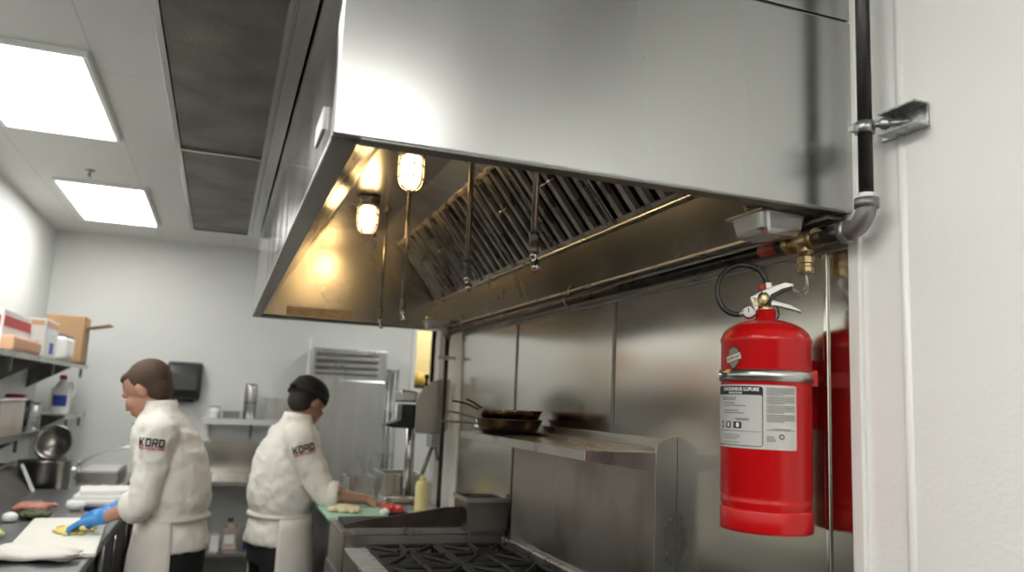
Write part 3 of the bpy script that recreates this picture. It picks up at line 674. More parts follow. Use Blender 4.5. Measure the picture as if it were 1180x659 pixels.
# steel caddy box beside backguard
cb = thing('steel_caddy', 'open steel utensil box standing beside the backguard', 'utensil box', (1.06, 3.2, 1.12))
c = MB()
for b4 in ((.965, 1.135, 3.115, 3.122, 1.127, 1.245), (.965, 1.135, 3.30, 3.307, 1.127, 1.245), (.965, .972, 3.122, 3.30, 1.127, 1.245), (1.128, 1.135, 3.122, 3.30, 1.127, 1.245), (.965, 1.135, 3.115, 3.307, 1.120, 1.127)): c.box(*b4)
c.build('box_shell', steel_dark, cb, w=True, bevel=.002)
for x in (.98, 1.12): MB().box(x-.006, x+.006, 3.118, 3.13, 1.046, 1.12).build('foot', steel_dark, cb, w=True)
MB().box(.958, .968, 3.11, 3.312, 1.232, 1.248).box(.960, 1.14, 3.108, 3.116, 1.232, 1.248).build('rim', steel, cb, w=True)
tag(MB().box(.98, 1.12, 3.13, 3.29, 1.13, 1.235).ball((1.05, 3.2, 1.235), (.06, .07, .02)).build('scouring_pads', mat('scouring_pad', (.03, .028, .024), .9, bump=.6, bscale=90), cb, w=True), 'dark scouring pads')

# ================================================================== CHEF R WORKSTATION
pt = thing('prep_table', 'stainless prep table in front of the chef in the black cap', 'table', (.8, 4.1, 0))
MB().box(.535, 1.14, 3.63, 4.95, 1.045, 1.08).build('table_top', steel, pt, w=True, bevel=.004)
MB().box(.57, 1.12, 3.66, 4.9, .15, .17).build('undershelf', steel_dark, pt, w=True)
MB().box(.55, .565, 3.65, 4.93, .40, 1.045).build('front_panel', steel_dark, pt, w=True)
for sx in (.59, 1.1):
    for sy__ in (3.68, 4.9): MB().tube([(sx, sy__, 0), (sx, sy__, 1.045)], .019, 12).build('leg', steel_dark, pt, w=True)
MB().lathe([(0, 0), (.018, 0), (.016, -.02), (0, -.022)], 14, (.55, 3.72, .98), 'x').build('knob', chrome, pt, w=True)
def slab(name, lab, cat, x0, x1, y0, y1, z0, z1, m_, rz=0, bevel=.003, group=None):
    t = MB().box(x0, x1, y0, y1, z0, z1).build(name, m_, None, bevel=bevel); t.rotation_euler.z = rz; return tag(t, lab, cat, group)
slab('cutting_board', 'pale green cutting board in front of the chef in the black cap', 'cutting board', .50, .78, 3.68, 4.25, 1.0805, 1.098, board_g, bevel=.006)
def blob_pile(name, lab, cat, c, spread, n_, r, m_, flat=.6, kind=None):
    b = MB(); b.ball(c, (spread[0]*.8, spread[1]*.8, r*1.0))
    for k in range(n_):
        a = random.random()*2*PI; q_ = math.sqrt(random.random())
        b.ball((c[0]+spread[0]*q_*math.cos(a), c[1]+spread[1]*q_*math.sin(a), c[2]+random.uniform(0, r)*(1-q_)), (r*random.uniform(.6, 1.1), r*random.uniform(.6, 1.1), r*flat), 8, 6)
    o = b.build(name, m_, None); return tag(o, lab, cat, kind=kind)
blob_pile('chopped_onion', 'heap of pale chopped food on the green board', 'food', (.60, 3.86, 1.108), (.065, .07), 60, .019, onion, kind='stuff')
slab('bread_loaf', 'tan loaf standing behind the green board under the chef\'s arm', 'bread', .52, .60, 4.32, 4.45, 1.0805, 1.15, mat('bread_crust', (.56, .36, .15), .8, noise=.2, nscale=20), bevel=.025)
t = thing('tomato_tray', 'small tray heaped with bright red chopped tomato', 'food tray', (.83, 3.86, 1.0805))
MB().box(-.055, .055, -.07, .07, 0, .02).build('tray', black, t, bevel=.003)
b = MB().ball((0, 0, .022), (.05, .06, .022))
for k in range(26): b.ball((random.uniform(-.045, .045), random.uniform(-.055, .055), .025+random.uniform(0, .018)), random.uniform(.009, .014), 8, 6)
tag(b.build('chopped_tomato', tomato, t), 'bright red chopped tomato')
t = thing('squeeze_bottle', 'pale yellow squeeze bottle standing behind the griddle splash', 'bottle', (1.00, 4.02, 1.0805))
MB().lathe([(0, 0), (.032, 0), (.034, .006), (.034, .12), (.030, .136), (.018, .146), (0, .147)], 20).build('bottle_body', sauce, t)
MB().lathe([(0, .146), (.019, .146), (.019, .155), (.010, .163), (.008, .172), (0, .173)], 16).build('nozzle_cap', sauce, t)
def hotel_pan(x, y, z, a, b_, h, lab, m_=steel):
    t = thing('steel_food_pan', lab, 'food pan', (x, y, z), 0, 'rectangular steel food pans')
    c = MB().box(-a, a, -b_, b_, 0, .003).box(-a, -a+.003, -b_, b_, .003, h).box(a-.003, a, -b_, b_, .003, h).box(-a, a, -b_, -b_+.003, .003, h).box(-a, a, b_-.003, b_, .003, h)
    c.build('pan_shell', m_, t, bevel=.004)
    MB().box(-a-.012, a+.012, -b_-.012, -b_+.001, h-.003, h).box(-a-.012, a+.012, b_-.001, b_+.012, h-.003, h).box(-a-.012, -a+.001, -b_, b_, h-.003, h).box(a-.001, a+.012, -b_, b_, h-.003, h).build('rim', m_, t, bevel=.001)
hotel_pan(.99, 4.56, 1.0805, .10, .15, .14, 'deep steel food pan behind the squeeze bottle')
hotel_pan(.80, 4.72, 1.0805, .07, .10, .10, 'low steel pan at the far end of the prep table')
o = MB().ball((.765, 3.75, 1.112), (.022, .025, .015)).build('peeled_onion', paper, None); tag(o, 'small white peeled onion just beyond the chef\'s hand', 'food')
o = MB().ball((.93, 3.80, 1.097), (.02, .02, .0165)).build('lime_half', lettuce, None); tag(o, 'small yellow green lime beside the tomato tray', 'food')
# slicer / mixer
sl = thing('meat_slicer', 'upright steel machine with a big rounded guard panel and dark chute', 'slicer', (.95, 4.30, 1.08))
MB().box(.86, 1.05, 4.26, 4.46, 1.081, 1.115).build('base', steel, sl, w=True, bevel=.01)
MB().tube([(1.0, 4.34, 1.115), (1.0, 4.34, 1.52)], .026, 16).build('column', steel, sl, w=True)
gp = [(.985, 1.45), (.985, 1.60)] + [(1.148-.163*math.cos(a), 1.60+.142*math.sin(a)) for a in [R_(q) for q in range(10, 91, 10)]] + [(1.164, 1.744), (1.164, 1.474), (1.13, 1.45)]
MB().prism(gp, 4.19, 4.205, 'y').build('guard_panel', mat('guard_steel', (.50, .48, .44), .4, 1), sl, w=True, bevel=.004)
MB().box(.90, .995, 4.21, 4.36, 1.61, 1.675).build('motor_top', steel, sl, w=True, bevel=.012)
tag(MB().prism([(.825, 1.487), (.915, 1.515), (.915, 1.60), (.995, 1.60), (.995, 1.474), (.88, 1.474)], 4.22, 4.34, 'y').build('dark_chute', black, sl, w=True, bevel=.004), 'black plastic chute')
MB().tube([(1.035, 4.198, 1.70), (1.035, 4.198, 1.745)], .009, 10).ball((1.035, 4.198, 1.75), .013).build('knob', black, sl, w=True)
MB().box(1.07, 1.14, 4.205, 4.27, 1.38, 1.46).build('gear_box', steel, sl, w=True, bevel=.008)
MB().tube([(1.10, 4.24, 1.39), (1.02, 4.30, 1.10)], .011, 10).tube([(1.115, 4.24, 1.39), (1.13, 4.24, 1.31)], .009, 10).build('strut', steel_dark, sl, w=True)

# ================================================================== BACK WALL
fg = thing('reach_in_fridge', 'tall stainless reach-in refrigerator at the back wall', 'refrigerator', (1.12, 7.4, 0))
fx0, fx1, fy = .77, 1.45, 7.45
MB().box(fx0, fx1, fy, 7.76, .10, 2.06).build('body', steel, fg, w=True, bevel=.006)
dr = MB().box(fx0+.01, fx1-.01, fy-.05, fy, .22, 1.78).build('door', steel, fg, w=True, bevel=.01)
MB().box(fx0+.04, fx0+.075, fy-.085, fy-.05, 1.0, 1.35).build('door_handle', chrome, dr, w=True, bevel=.008)
MB().box(fx0+.01, fx1-.01, fy-.02, fy, .11, .20).build('kick_grille', steel_dark, fg, w=True)
gl = MB()
for z in (1.84, 1.90, 1.96): gl.prism([(fy-.03, z), (fy, z+.012), (fy, z+.034), (fy-.03, z+.022)], fx0+.03, fx1-.08, 'x')
gl.build('top_grille', steel, fg, w=True)
MB().box(fx0+.03, fx1-.08, fy-.004, fy, 1.82, 2.02).build('grille_recess', steel_dark, fg, w=True)
for sx in (fx0+.05, fx1-.05):
    for sy__ in (fy+.05, 7.7): MB().tube([(sx, sy__, 0), (sx, sy__, .1)], .02, 10).build('leg', steel_dark, fg, w=True)
o = MB().tube([(.745, 7.5, 0), (.745, 7.5, 2.10)], .014, 10).box(.728, .762, 7.48, 7.52, 2.08, 2.15).build('upright_pole', whitetrim, None)
tag(o, 'white upright pole beside the refrigerator', 'pole')
o = thing('shadow_rack', 'tall narrow grey rack standing in for the soft shadow right of the refrigerator', 'rack', (1.53, 7.6, 0))  # rack shape put where only a soft shadow falls beside the fridge
MB().tube([(1.49, 7.5, 0), (1.49, 7.5, 1.9)], .012, 8).tube([(1.57, 7.5, 0), (1.57, 7.5, 1.9)], .012, 8).tube([(1.49, 7.72, 0), (1.49, 7.72, 1.9)], .012, 8).tube([(1.57, 7.72, 0), (1.57, 7.72, 1.9)], .012, 8).build('post_frame', galv, o, w=True)
for z in (.3, .7, 1.1, 1.5, 1.88): MB().box(1.48, 1.58, 7.49, 7.73, z, z+.015).build('shelf', galv, o, w=True)
# paper towel dispenser
t = thing('paper_towel_dispenser', 'black wall mounted paper towel dispenser behind the short haired chef', 'dispenser', (-.30, 7.78, 1.525))
R = []
for z, dpt, wd in ((0, .10, .128), (.02, .14, .143), (.10, .165, .148), (.24, .16, .148), (.32, .13, .145), (.345, .08, .140)):
    R.append([(-wd, -.004, z), (-wd, -dpt+.03, z), (-wd+.03, -dpt, z), (wd-.03, -dpt, z), (wd, -dpt+.03, z), (wd, -.004, z)])
MB().rings(R, False).build('cover', black, t, bevel=.01)
MB().box(-.10, .10, -.13, -.03, -.012, .002).build('slot_plate', rubber, t)
MB().box(-.135, .135, -.150, -.1, .20, .206).build('window_band', steel_dark, t)
# wall shelf at back
ws = thing('wall_shelf', 'pale steel wall shelf on the back wall between the two chefs', 'shelf', (.25, 7.6, 1.37))
MB().box(-.12, .68, 7.45, 7.775, 1.385, 1.395).box(-.12, .68, 7.45, 7.456, 1.345, 1.385).build('shelf_board', mat('bright_steel', (.70, .71, .70), .35, .7), ws, w=True)
for x in (-.05, .30, .62): MB().prism([(7.775, 1.384), (7.50, 1.384), (7.775, 1.22)], x-.006, x+.006, 'x').build('bracket', steel_dark, ws, w=True)
def can(x, y, z, r, h, lab, m_, name='steel_canister', cat='canister'):
    t = thing(name, lab, cat, (x, y, z), 0)
    MB().lathe([(0, 0), (r*.96, 0), (r, .004), (r, h*.94), (r*.9, h), (0, h)], 20).build('body', m_, t)
    MB().lathe([(r*1.0, h*.45), (r*1.04, h*.47), (r*1.0, h*.49)], 20).lathe([(r*.5, h), (r*.92, h), (r*.92, h+.008), (0, h+.01)], 20).build('lid', steel_dark, t)
can(.27, 7.6, 1.3955, .055, .30, 'tall steel canister on the back wall shelf', steel)
can(-.02, 7.6, 1.3955, .05, .09, 'short white tub on the left end of the back wall shelf', white, 'white_tub', 'tub')
hotel_pan(.52, 7.6, 1.3955, .12, .10, .19, 'square steel container on the back shelf behind the cap wearing chef', steel)
hotel_pan(.12, 7.6, 1.3955, .07, .09, .06, 'low grey pan on the back wall shelf between tub and canister', steel_dark)
# back counter with two levels
bc = thing('back_counter', 'steel counter with a lower shelf standing against the back wall', 'counter', (.2, 7.4, 0))
MB().box(-.60, .70, 7.10, 7.77, .86, .90).build('counter_top', steel, bc, w=True, bevel=.004)
MB().box(-.60, .70, 7.75, 7.775, .90, 1.18).build('backsplash', steel_wall, bc, w=True)
MB().box(-.58, .68, 7.12, 7.72, .30, .33).build('undershelf', steel, bc, w=True)
for x in (-.56, .66):
    for y in (7.14, 7.72): MB().tube([(x, y, 0), (x, y, .86)], .019, 10).build('leg', steel, bc, w=True)
def jug(x, y, z, s, m_, capc, lab, labc=None):
    t = thing('plastic_jug', lab, 'jug', (x, y, z), 0)
    MB().box(-.055*s, .055*s, -.04*s, .04*s, 0, .17*s).lathe([(.04*s, .165*s), (.035*s, .19*s), (.018*s, .21*s), (.018*s, .225*s), (0, .226*s)], 14).build('jug_body', m_, t, bevel=.01*s)
    MB().lathe([(0, .224*s), (.022*s, .224*s), (.022*s, .25*s), (0, .25*s)], 12).build('cap', capc, t)
    MB().tube(smooth_path([(.03*s, 0, .19*s), (.065*s, 0, .20*s), (.068*s, 0, .13*s), (.05*s, 0, .11*s)], 4), .008*s, 8).build('handle', m_, t)
    if labc: MB().box(-.04*s, .04*s, -.043*s, -.0405*s, .05*s, .12*s).build('label', labc, t)
jug(.19, 7.3, .3305, 1.0, clearp, black, 'clear grey jug on the undershelf between the two chefs', white)
jug(.36, 7.3, .3305, 1.05, navy, black, 'dark blue jug on the undershelf next to the clear one')
slab('white_bin', 'white plastic bin at the left of the undershelf between the chefs', 'bin', .04, .11, 7.2, 7.4, .3305, .45, white)
# passage things
slab('round_wall_clock', '', 'clock', 0, 0.01, 0, 0.01, 0, 0.01, white) if False else None
t = thing('passage_shelf', 'dark shelf seen through the narrow wall opening at the back', 'shelf', (2.25, 9.3, 1.75)) 
MB().box(1.9, 2.5, 9.15, 9.395, 1.62, 1.66).build('board', steel_dark, t, w=True)
MB().box(2.0, 2.35, 9.2, 9.39, 1.66, 1.80).build('dark_box', black, t, w=True)
o = MB().lathe([(0, 0), (.07, 0), (.09, .06), (.07, .14), (0, .16)], 16, (2.2, 9.28, 1.801)).build('yellow_jar', mat('amber', (.60, .40, .08), .4), None); tag(o, 'round amber jar seen through the narrow opening in the back wall', 'jar')

# ================================================================== LEFT SIDE
def wall_rack(z, y0, y1, dep, name, lab, nb):
    t = thing(name, lab, 'shelf', (-1.3, (y0+y1)/2, z))
    MB().box(-1.45+.002, -1.45+dep, y0, y1, z, z+.006).box(-1.45+dep-.005, -1.45+dep, y0, y1, z-.028, z+.006).build('shelf_board', steel, t, w=True, bevel=.002)
    for k in range(nb):
        y = y0+.2+(y1-y0-.4)*k/max(1, nb-1)
        MB().prism([(-1.448, z), (-1.45+dep*.85, z), (-1.448, z-.20)], y-.004, y+.004, 'y').box(-1.45+dep-.03, -1.45+dep-.012, y-.009, y+.009, z-.10, z-.002).build('bracket', steel_dark, t, w=True)
    return t
wall_rack(1.785, 3.6, 7.55, .40, 'wall_shelf', 'upper steel wall shelf with boxes on the left wall', 4)
wall_rack(1.31, 4.6, 6.55, .36, 'wall_shelf', 'lower steel wall shelf holding the food containers on the left', 3)
wall_rack(1.40, 6.62, 7.6, .42, 'wall_shelf', 'small far lower wall shelf holding the white jug', 2)
ZS = 1.7915
def carton(x0, x1, y0, y1, z0, h, m_, lab, band=None, patchc=None, name='carton', cat='box', bandz=(.6, .85)):
    t = thing(name, lab, cat, ((x0+x1)/2, (y0+y1)/2, z0))
    a, b_ = (x1-x0)/2, (y1-y0)/2
    MB().box(-a, a, -b_, b_, 0, h).build('box_body', m_, t, bevel=.004)
    MB().box(-a+.002, a-.002, -.004, .004, h, h+.002).build('top_seam', m_, t)
    if band: MB().box(a, a+.002, -b_*.95, b_*.95, h*bandz[0], h*bandz[1]).box(-a*.9, a*.9, -b_-.002, -b_, h*bandz[0], h*bandz[1]).build('printed_band', band, t)
    if patchc: MB().box(a*.1, a*.7, -b_-.0025, -b_-.0005, h*.1, h*.4).box(a, a+.002, -b_*.2, b_*.4, h*.1, h*.4).build('printed_patch', patchc, t)
carton(-1.40, -1.13, 5.0, 5.68, ZS, .225, white, 'white carton with red lettering band at the left edge of the upper shelf', redprint)
o = slab('bun_pack', 'long peach coloured pack lying in front of the white carton on the upper shelf', 'food pack', -1.125, -1.055, 4.95, 5.66, ZS, .085+ZS, peach, bevel=.02)
carton(-1.30, -1.06, 5.75, 6.15, ZS, .24, white, 'white carton with a small blue mark on the upper shelf', peach, bluem, bandz=(.82, .95))
o = thing('flour_bag', 'puffy white bag with a dark blue top stripe, beside the cardboard box', 'bag', (-1.10, 6.40, ZS))
MB().box(-.09, .09, -.15, .15, 0, .17).build('bag_body', paper, o, bevel=.035, seg=4)
MB().box(-.085, .085, -.14, .14, .135, .175).build('blue_stripe', navy, o, bevel=.02)
carton(-1.25, -.99, 6.70, 7.0, ZS, .345, cardboard, 'tall brown cardboard box on the upper shelf', None)
o = MB().at((-.93, 6.95, ZS+.28), (0, R_(-12), 0)).box(-.06, .10, -.12, .12, 0, .006).build('cardboard_flap', cardboard, None)
tag(o, 'loose cardboard flap sticking out right of the tall brown box', 'flap')
t = thing('tray_stack', 'black trays standing upright at the far end of the upper shelf', 'trays', (-1.15, 7.2, ZS))
for k in range(3): MB().box(-.12, .12, -.0+k*.03, .012+k*.03, 0, .26).build('tray', black, t, bevel=.004)
# lower shelf
t = thing('food_container', 'clear plastic food storage container with pinkish contents on the lower shelf', 'container', (-1.23, 5.35, 1.3165))
MB().box(-.13, .13, -.30, .30, 0, .20).build('container_body', clearp, t, bevel=.015)
MB().box(-.138, .138, -.31, .31, .20, .215).build('lid', white, t, bevel=.004)
t = thing('dark_tub', 'black tub with a red handled lid behind the clear container', 'tub', (-1.22, 5.85, 1.3165))
MB().lathe([(0, 0), (.10, 0), (.12, .20), (0, .20)], 20).build('tub_body', black, t)
MB().box(-.03, .08, -.05, .03, .20, .235).build('red_lid', redprint, t, bevel=.01)
can(-1.20, 6.22, 1.3165, .085, .17, 'plain steel pot between the black tub and the white jug', steel, 'steel_pot', 'pot')
jug(-1.11, 6.86, 1.4065, 1.15, white, redprint, 'white jug with a round blue label and red cap on the left shelf', bluem)
# left prep line
lt = thing('steel_work_table', 'long stainless work table along the left wall', 'table', (-.9, 4.6, 0))
MB().box(-1.445, -.41, 2.6, 5.9, .93, .965).build('table_top', mat('table_steel', (.24, .25, .26), .33, .9, noise=.1, nscale=4), lt, w=True, bevel=.005)
MB().box(-1.40, -.45, 2.7, 5.8, .25, .27).build('undershelf', steel_dark, lt, w=True)
for x in (-.45, -1.38):
    for y in (2.7, 4.25, 5.85): MB().tube([(x, y, 0), (x, y, .93)], .019, 10).build('leg', steel_dark, lt, w=True)
MB().box(-1.40, -.50, 2.65, 5.85, .29, .925).build('added_cabinet', black, lt, w=True)  # black cabinet and doors added to darken what the steel wall reflects
for k in range(5):
    d = MB().box(-.50, -.485, 2.68+k*.63, 3.28+k*.63, .31, .90).build('added_cabinet_door', mat('dark_door', (.03, .03, .03), .4), lt, w=True, bevel=.003)
    MB().tube([(-.475, 3.22+k*.63, .62), (-.475, 3.22+k*.63, .80)], .006, 8).box(-.486, -.474, 3.215+k*.63, 3.225+k*.63, .62, .63).box(-.486, -.474, 3.215+k*.63, 3.225+k*.63, .79, .80).build('door_handle', chrome, d, w=True)
pr = thing('raised_prep_rail', 'dark slanted steel prep rail hood standing along the left wall', 'prep rail', (-1.2, 5.0, .965))
MB().prism([(-1.44, .966), (-1.02, .966), (-1.10, 1.06), (-1.16, 1.13), (-1.44, 1.15)], 3.4, 5.75, 'y').build('housing', mat('grimy_steel', (.22, .20, .18), .4, .8, noise=.3, nscale=3), pr, w=True, bevel=.004)
MB().tube([(-1.14, 3.4, 1.135), (-1.14, 5.75, 1.135)], .012, 10).build('edge_rail', steel, pr, w=True)
MB().prism([(-1.02, .967), (-1.01, .967), (-1.09, 1.13), (-1.10, 1.13)], 5.70, 5.76, 'y').build('bright_end_bar', whitetrim, pr, w=True)
def cooler(x0, x1, y0, y1, h, face, lab):  # unseen dark boxes added to darken reflections in the steel
    t = thing('added_cooler', lab, 'cooler', ((x0+x1)/2, (y0+y1)/2, 0), 0, 'added coolers out of view, dark in reflections')
    cm = mat('cooler_black', (.022, .022, .023), .45)
    MB().box(x0, x1, y0, y1, .08, h).build('body', cm, t, w=True, bevel=.006)
    MB().box(x0+.03, x1-.03, y0+.03, y1-.03, 0, .08).build('plinth', rubber, t, w=True)
    for k in range(2):
        if face == 'x':
            a, b_ = y0+.02+(y1-y0-.02)/2*k, y0+(y1-y0)/2*(k+1)-.01
            d = MB().box(x1, x1+.025, a, b_, .12, h-.06).build('door', cm, t, w=True, bevel=.004)
            MB().box(x1+.025, x1+.045, b_-.06, b_-.04, h*.45, h*.75).build('door_handle', steel_dark, d, w=True, bevel=.003)
        else:
            a, b_ = x0+.02+(x1-x0-.02)/2*k, x0+(x1-x0)/2*(k+1)-.01
            d = MB().box(a, b_, y1, y1+.025, .12, h-.06).build('door', cm, t, w=True, bevel=.004)
            MB().box(b_-.06, b_-.04, y1+.025, y1+.045, h*.45, h*.75).build('door_handle', steel_dark, d, w=True, bevel=.003)
cooler(-1.44, -.85, 1.0, 2.5, 1.38, 'x', 'added unseen black two door cooler along the left wall next to the work table')
cooler(-1.44, -.85, -.6, .98, 1.38, 'x', 'added unseen black two door cooler along the left wall beside the viewpoint')
cooler(-1.44, -.85, -2.3, -.62, 1.38, 'x', 'added unseen black two door cooler along the left wall behind the viewpoint')
cooler(-.80, .60, -2.94, -2.35, 1.38, 'y', 'added unseen black two door cooler against the wall behind the viewpoint')
ov = thing('added_oven', 'added unseen dark oven standing on the left work table near the viewpoint', 'oven', (-1.26, 3.2, .9655))  # added out of frame to darken the lower steel wall's reflection
MB().box(-1.44, -1.07, 2.62, 3.385, .9855, 1.40).build('oven_body', mat('oven_enamel', (.03, .03, .03), .4), ov, w=True, bevel=.008)
MB().box(-1.07, -1.055, 2.66, 3.20, 1.0, 1.38).build('oven_door', black, ov, w=True, bevel=.004)
MB().tube([(-1.03, 2.70, 1.34), (-1.03, 3.16, 1.34)], .009, 10).tube([(-1.03, 2.72, 1.34), (-1.06, 2.72, 1.34)], .006, 8).tube([(-1.03, 3.14, 1.34), (-1.06, 3.14, 1.34)], .006, 8).build('door_handle', chrome, ov, w=True)
for z in (1.1, 1.2, 1.3): MB().lathe([(0, 0), (.02, 0), (.016, .022), (0, .023)], 14, (-1.07, 3.29, z), 'x').build('knob', steel, ov, w=True)
for x in (-1.40, -1.11):
    for y in (2.67, 3.34): MB().lathe([(0, 0), (.015, 0), (.015, .021), (0, .021)], 10, (x, y, .9652)).build('foot', black, ov, w=True)
t = thing('mixing_bowl', 'big round dark steel bowl propped upright at the far left', 'bowl', (-.99, 6.05, 1.13))
q = MB().at((0, 0, .115), (R_(70), 0, R_(-10)))
q.lathe([(0, -.07), (.06, -.062), (.098, -.03), (.115, .0), (.119, .002), (.11, .004), (.094, -.024), (.058, -.055), (0, -.063)], 32)
q.build('bowl_shell', mat('bowl_steel', (.20, .19, .17), .3, .9), t)
MB().box(-.08, .08, .0, .10, -.0, .02).build('bowl_stand', steel_dark, t)
t = thing('stock_pot', 'tall dark steel pot under the round bowl at the far left', 'pot', (-1.03, 6.08, .905))
MB().lathe([(0, 0), (.15, 0), (.155, .006), (.155, .218), (.16, .222), (0, .224)], 32).build('pot_body', mat('pot_steel', (.20, .185, .17), .3, .9), t)
for s_ in (-1, 1): MB().tube(smooth_path([(.12*s_+.03*s_, -.03, .17), (.195*s_, -.03, .17), (.195*s_, .03, .17), (.15*s_, .03, .17)], 4), .006, 8).build('pot_handle', steel, t)
# sink unit at far left corner
sk = thing('sink_unit', 'stainless sink with rolled rim in the far left corner', 'sink', (-.95, 6.8, 0))
c = MB().box(-1.44, -.60, 5.95, 7.77, .86, .90)
c.build('sink_deck', steel, sk, w=True, bevel=.004)
MB().box(-.95, -.66, 6.9, 7.5, .88, .985).build('rolled_rim', steel_dark, sk, w=True, bevel=.01)
MB().box(-.93, -.68, 6.93, 7.47, .975, .99).build('basin_inner', white, sk, w=True)
MB().box(-1.42, -.62, 5.98, 7.74, .25, .86).build('cabinet', steel_dark, sk, w=True)
for x in (-1.40, -.64):
    for y in (6.0, 7.7): MB().tube([(x, y, 0), (x, y, .25)], .019, 10).build('leg', steel_dark, sk, w=True)
t = thing('faucet', 'long thin swivel faucet rising towards the back wall at the left', 'faucet', (-.98, 7.2, .9))
MB().lathe([(0, 0), (.03, 0), (.03, .02), (.014, .03), (.014, .13), (0, .14)], 14).build('faucet_base', chrome, t)
MB().tube(smooth_path([(0, 0, .10), (.05, .0, .15), (.20, 0, .21), (.33, 0, .25), (.38, 0, .22), (.39, 0, .16)], 5), .011, 10).build('spout', steel, t)
MB().tube([(0, 0, .06), (.06, -.04, .07)], .009, 8).ball((.07, -.047, .072), .014).build('lever', black, t)
t = thing('soap_dispenser', 'small dark soap dispenser fixed to the back wall left of the towel box', 'dispenser', (-.63, 7.78, 1.20))
MB().box(-.045, .045, -.09, -.002, 0, .13).build('housing', mat('grey_plastic', (.13, .13, .12), .5), t, bevel=.012)
MB().box(-.03, .03, -.10, -.09, .01, .05).build('push_bar', black, t, bevel=.004)
# items on the table
bo = MB().at((-.585, 4.05, .9655), (0, 0, R_(4))).box(-.16, .16, -.50, .45, 0, .02).build('cutting_board', board_w, None, bevel=.006); bo.location = bo.location
tag(bo, 'white cutting board under the gloved hand of the short haired chef', 'cutting board')
tw = MB(); R = []
for i in range(14):
    s_ = i/13; x = -.80+.36*s_; e_ = .35+.65*math.sin(PI*min(1, .08+.95*s_))**.5; R.append([(x+.01*math.sin(3*a), 3.52+.07*e_*math.cos(a)*(1+.3*math.sin(9*s_))+.02*math.sin(6*s_), .992+max(-.022, .026*e_*math.sin(a)*(1+.5*math.sin(13*s_+2*a)+.3*math.sin(5*a+7*s_)))) for a in [2*PI*k/14 for k in range(14)]])
tw.rings(R); tag(tw.build('folded_towel', cloth, None), 'crumpled white towel lying at the near edge of the white board', 'towel')
blob_pile('shredded_lettuce', 'heap of pale green shredded lettuce at the left edge of the table', 'food', (-.93, 3.95, .985), (.13, .24), 90, .016, lettuce, kind='stuff')
blob_pile('sliced_cheese', 'scattered yellow food pieces on the white board by the blue glove', 'food', (-.55, 4.08, .992), (.09, .14), 40, .010, cheese, kind='stuff')
blob_pile('chopped_meat', 'pinkish pile of sliced meat beyond the white board', 'food', (-.86, 4.92, .985), (.10, .12), 40, .022, meat, kind='stuff')
blob_pile('dark_greens', 'dark leafy greens heaped on the table beside the sliced meat', 'food', (-.80, 4.62, .985), (.07, .09), 40, .02, mat('dark_leaf', (.06, .08, .03), .6), kind='stuff')
o = MB().ball((-.88, 4.50, .988), (.035, .035, .024)).build('garlic_bulb', paper, None); tag(o, 'small white bulb beside the dark greens on the left table', 'food')
o = MB().ball((-.66, 4.90, .992), (.05, .04, .028)).build('cauliflower_piece', paper, None); tag(o, 'white rounded food piece beyond the gloved hand', 'food')
for k in range(3):
    o = MB().at((-.58+.01*k, 5.25+.06*k, .9657+.022*k), (0, 0, R_(6*k-5))).box(-.15, .12, -.13, .15, 0, .02).build('paper_stack', paper, None, bevel=.003)
    tag(o, ('lowest', 'middle', 'topmost')[k]+' white sheet pack of the stack beyond the gloved hand', 'paper pack', 'white packs on the left table')
o = MB().tube([(-.60, 4.78, .99), (-.42, 4.72, .99)], .014, 10).build('blue_knife_handle', navy, None); tag(o, 'dark blue rod shaped handle lying beside the gloved chef', 'knife handle')
slab('black_tray', 'black tray leaning beside the white paper packs', 'tray', -.47, -.42, 4.95, 5.35, .9655, 1.01, black)

# ================================================================== PEOPLE
def frame(d, upv):
    d = Vector(d).normalized(); s_ = d.cross(Vector(upv)).normalized(); n_ = s_.cross(d); return d, s_, n_
def hand_into(mb, wrist, d, nrm, thumb_side, k=1.0, curl=.5, fat=0.0):
    """d = finger direction, nrm = back-of-hand normal"""
    d, s_, n_ = frame(d, nrm); W = Vector(wrist)
    mb.cone(W, W+d*.03*k, .024+fat, .026+fat)
    for q_ in (-1, -.33, .33, 1): mb.cone(W+d*.02*k+s_*q_*.014, W+d*.085*k+s_*q_*.030*k, .014+fat, .0115+fat)
    lens = (.036, .042, .045, .038) if thumb_side < 0 else (.038, .045, .042, .036)
    for i, q_ in enumerate((-1, -.33, .33, 1)):
        p = W+d*.088*k+s_*q_*.031*k; a = 0; r = .0095+fat
        for j, l in enumerate((lens[i], lens[i]*.65, lens[i]*.5)):
            a += curl*(.5+.4*j); dd = d*math.cos(a)-n_*math.sin(a)+s_*q_*.10; p2 = p+dd.normalized()*l*k
            mb.cone(p, p2, r, r*.92, 10); p = p2; r *= .92
    p = W+d*.025*k+s_*thumb_side*.026*k
    for j, (dd, l, r) in enumerate(((d*.55+s_*thumb_side*.8-n_*.25, .042, .014), (d*.85+s_*thumb_side*.45-n_*.35, .032, .0115), (d*.95+s_*thumb_side*.1-n_*.4, .026, .0105))):
        p2 = p+dd.normalized()*l*k; mb.cone(p, p2, r+fat, r*.9+fat, 10); p = p2
def remesh(o, vox, sm=4, f=.5, disp=None):
    r = o.modifiers.new('remesh', 'REMESH'); r.mode = 'VOXEL'; r.voxel_size = vox; r.use_smooth_shade = True
    s_ = o.modifiers.new('smooth', 'SMOOTH'); s_.iterations = sm; s_.factor = f
    if disp:
        tx = bpy.data.textures.new('folds', 'CLOUDS'); tx.noise_scale = disp[1]; tx.noise_depth = 2
        d = o.modifiers.new('folds', 'DISPLACE'); d.texture = tx; d.strength = disp[0]; d.mid_level = .5; d.texture_coords = 'LOCAL'
    return o
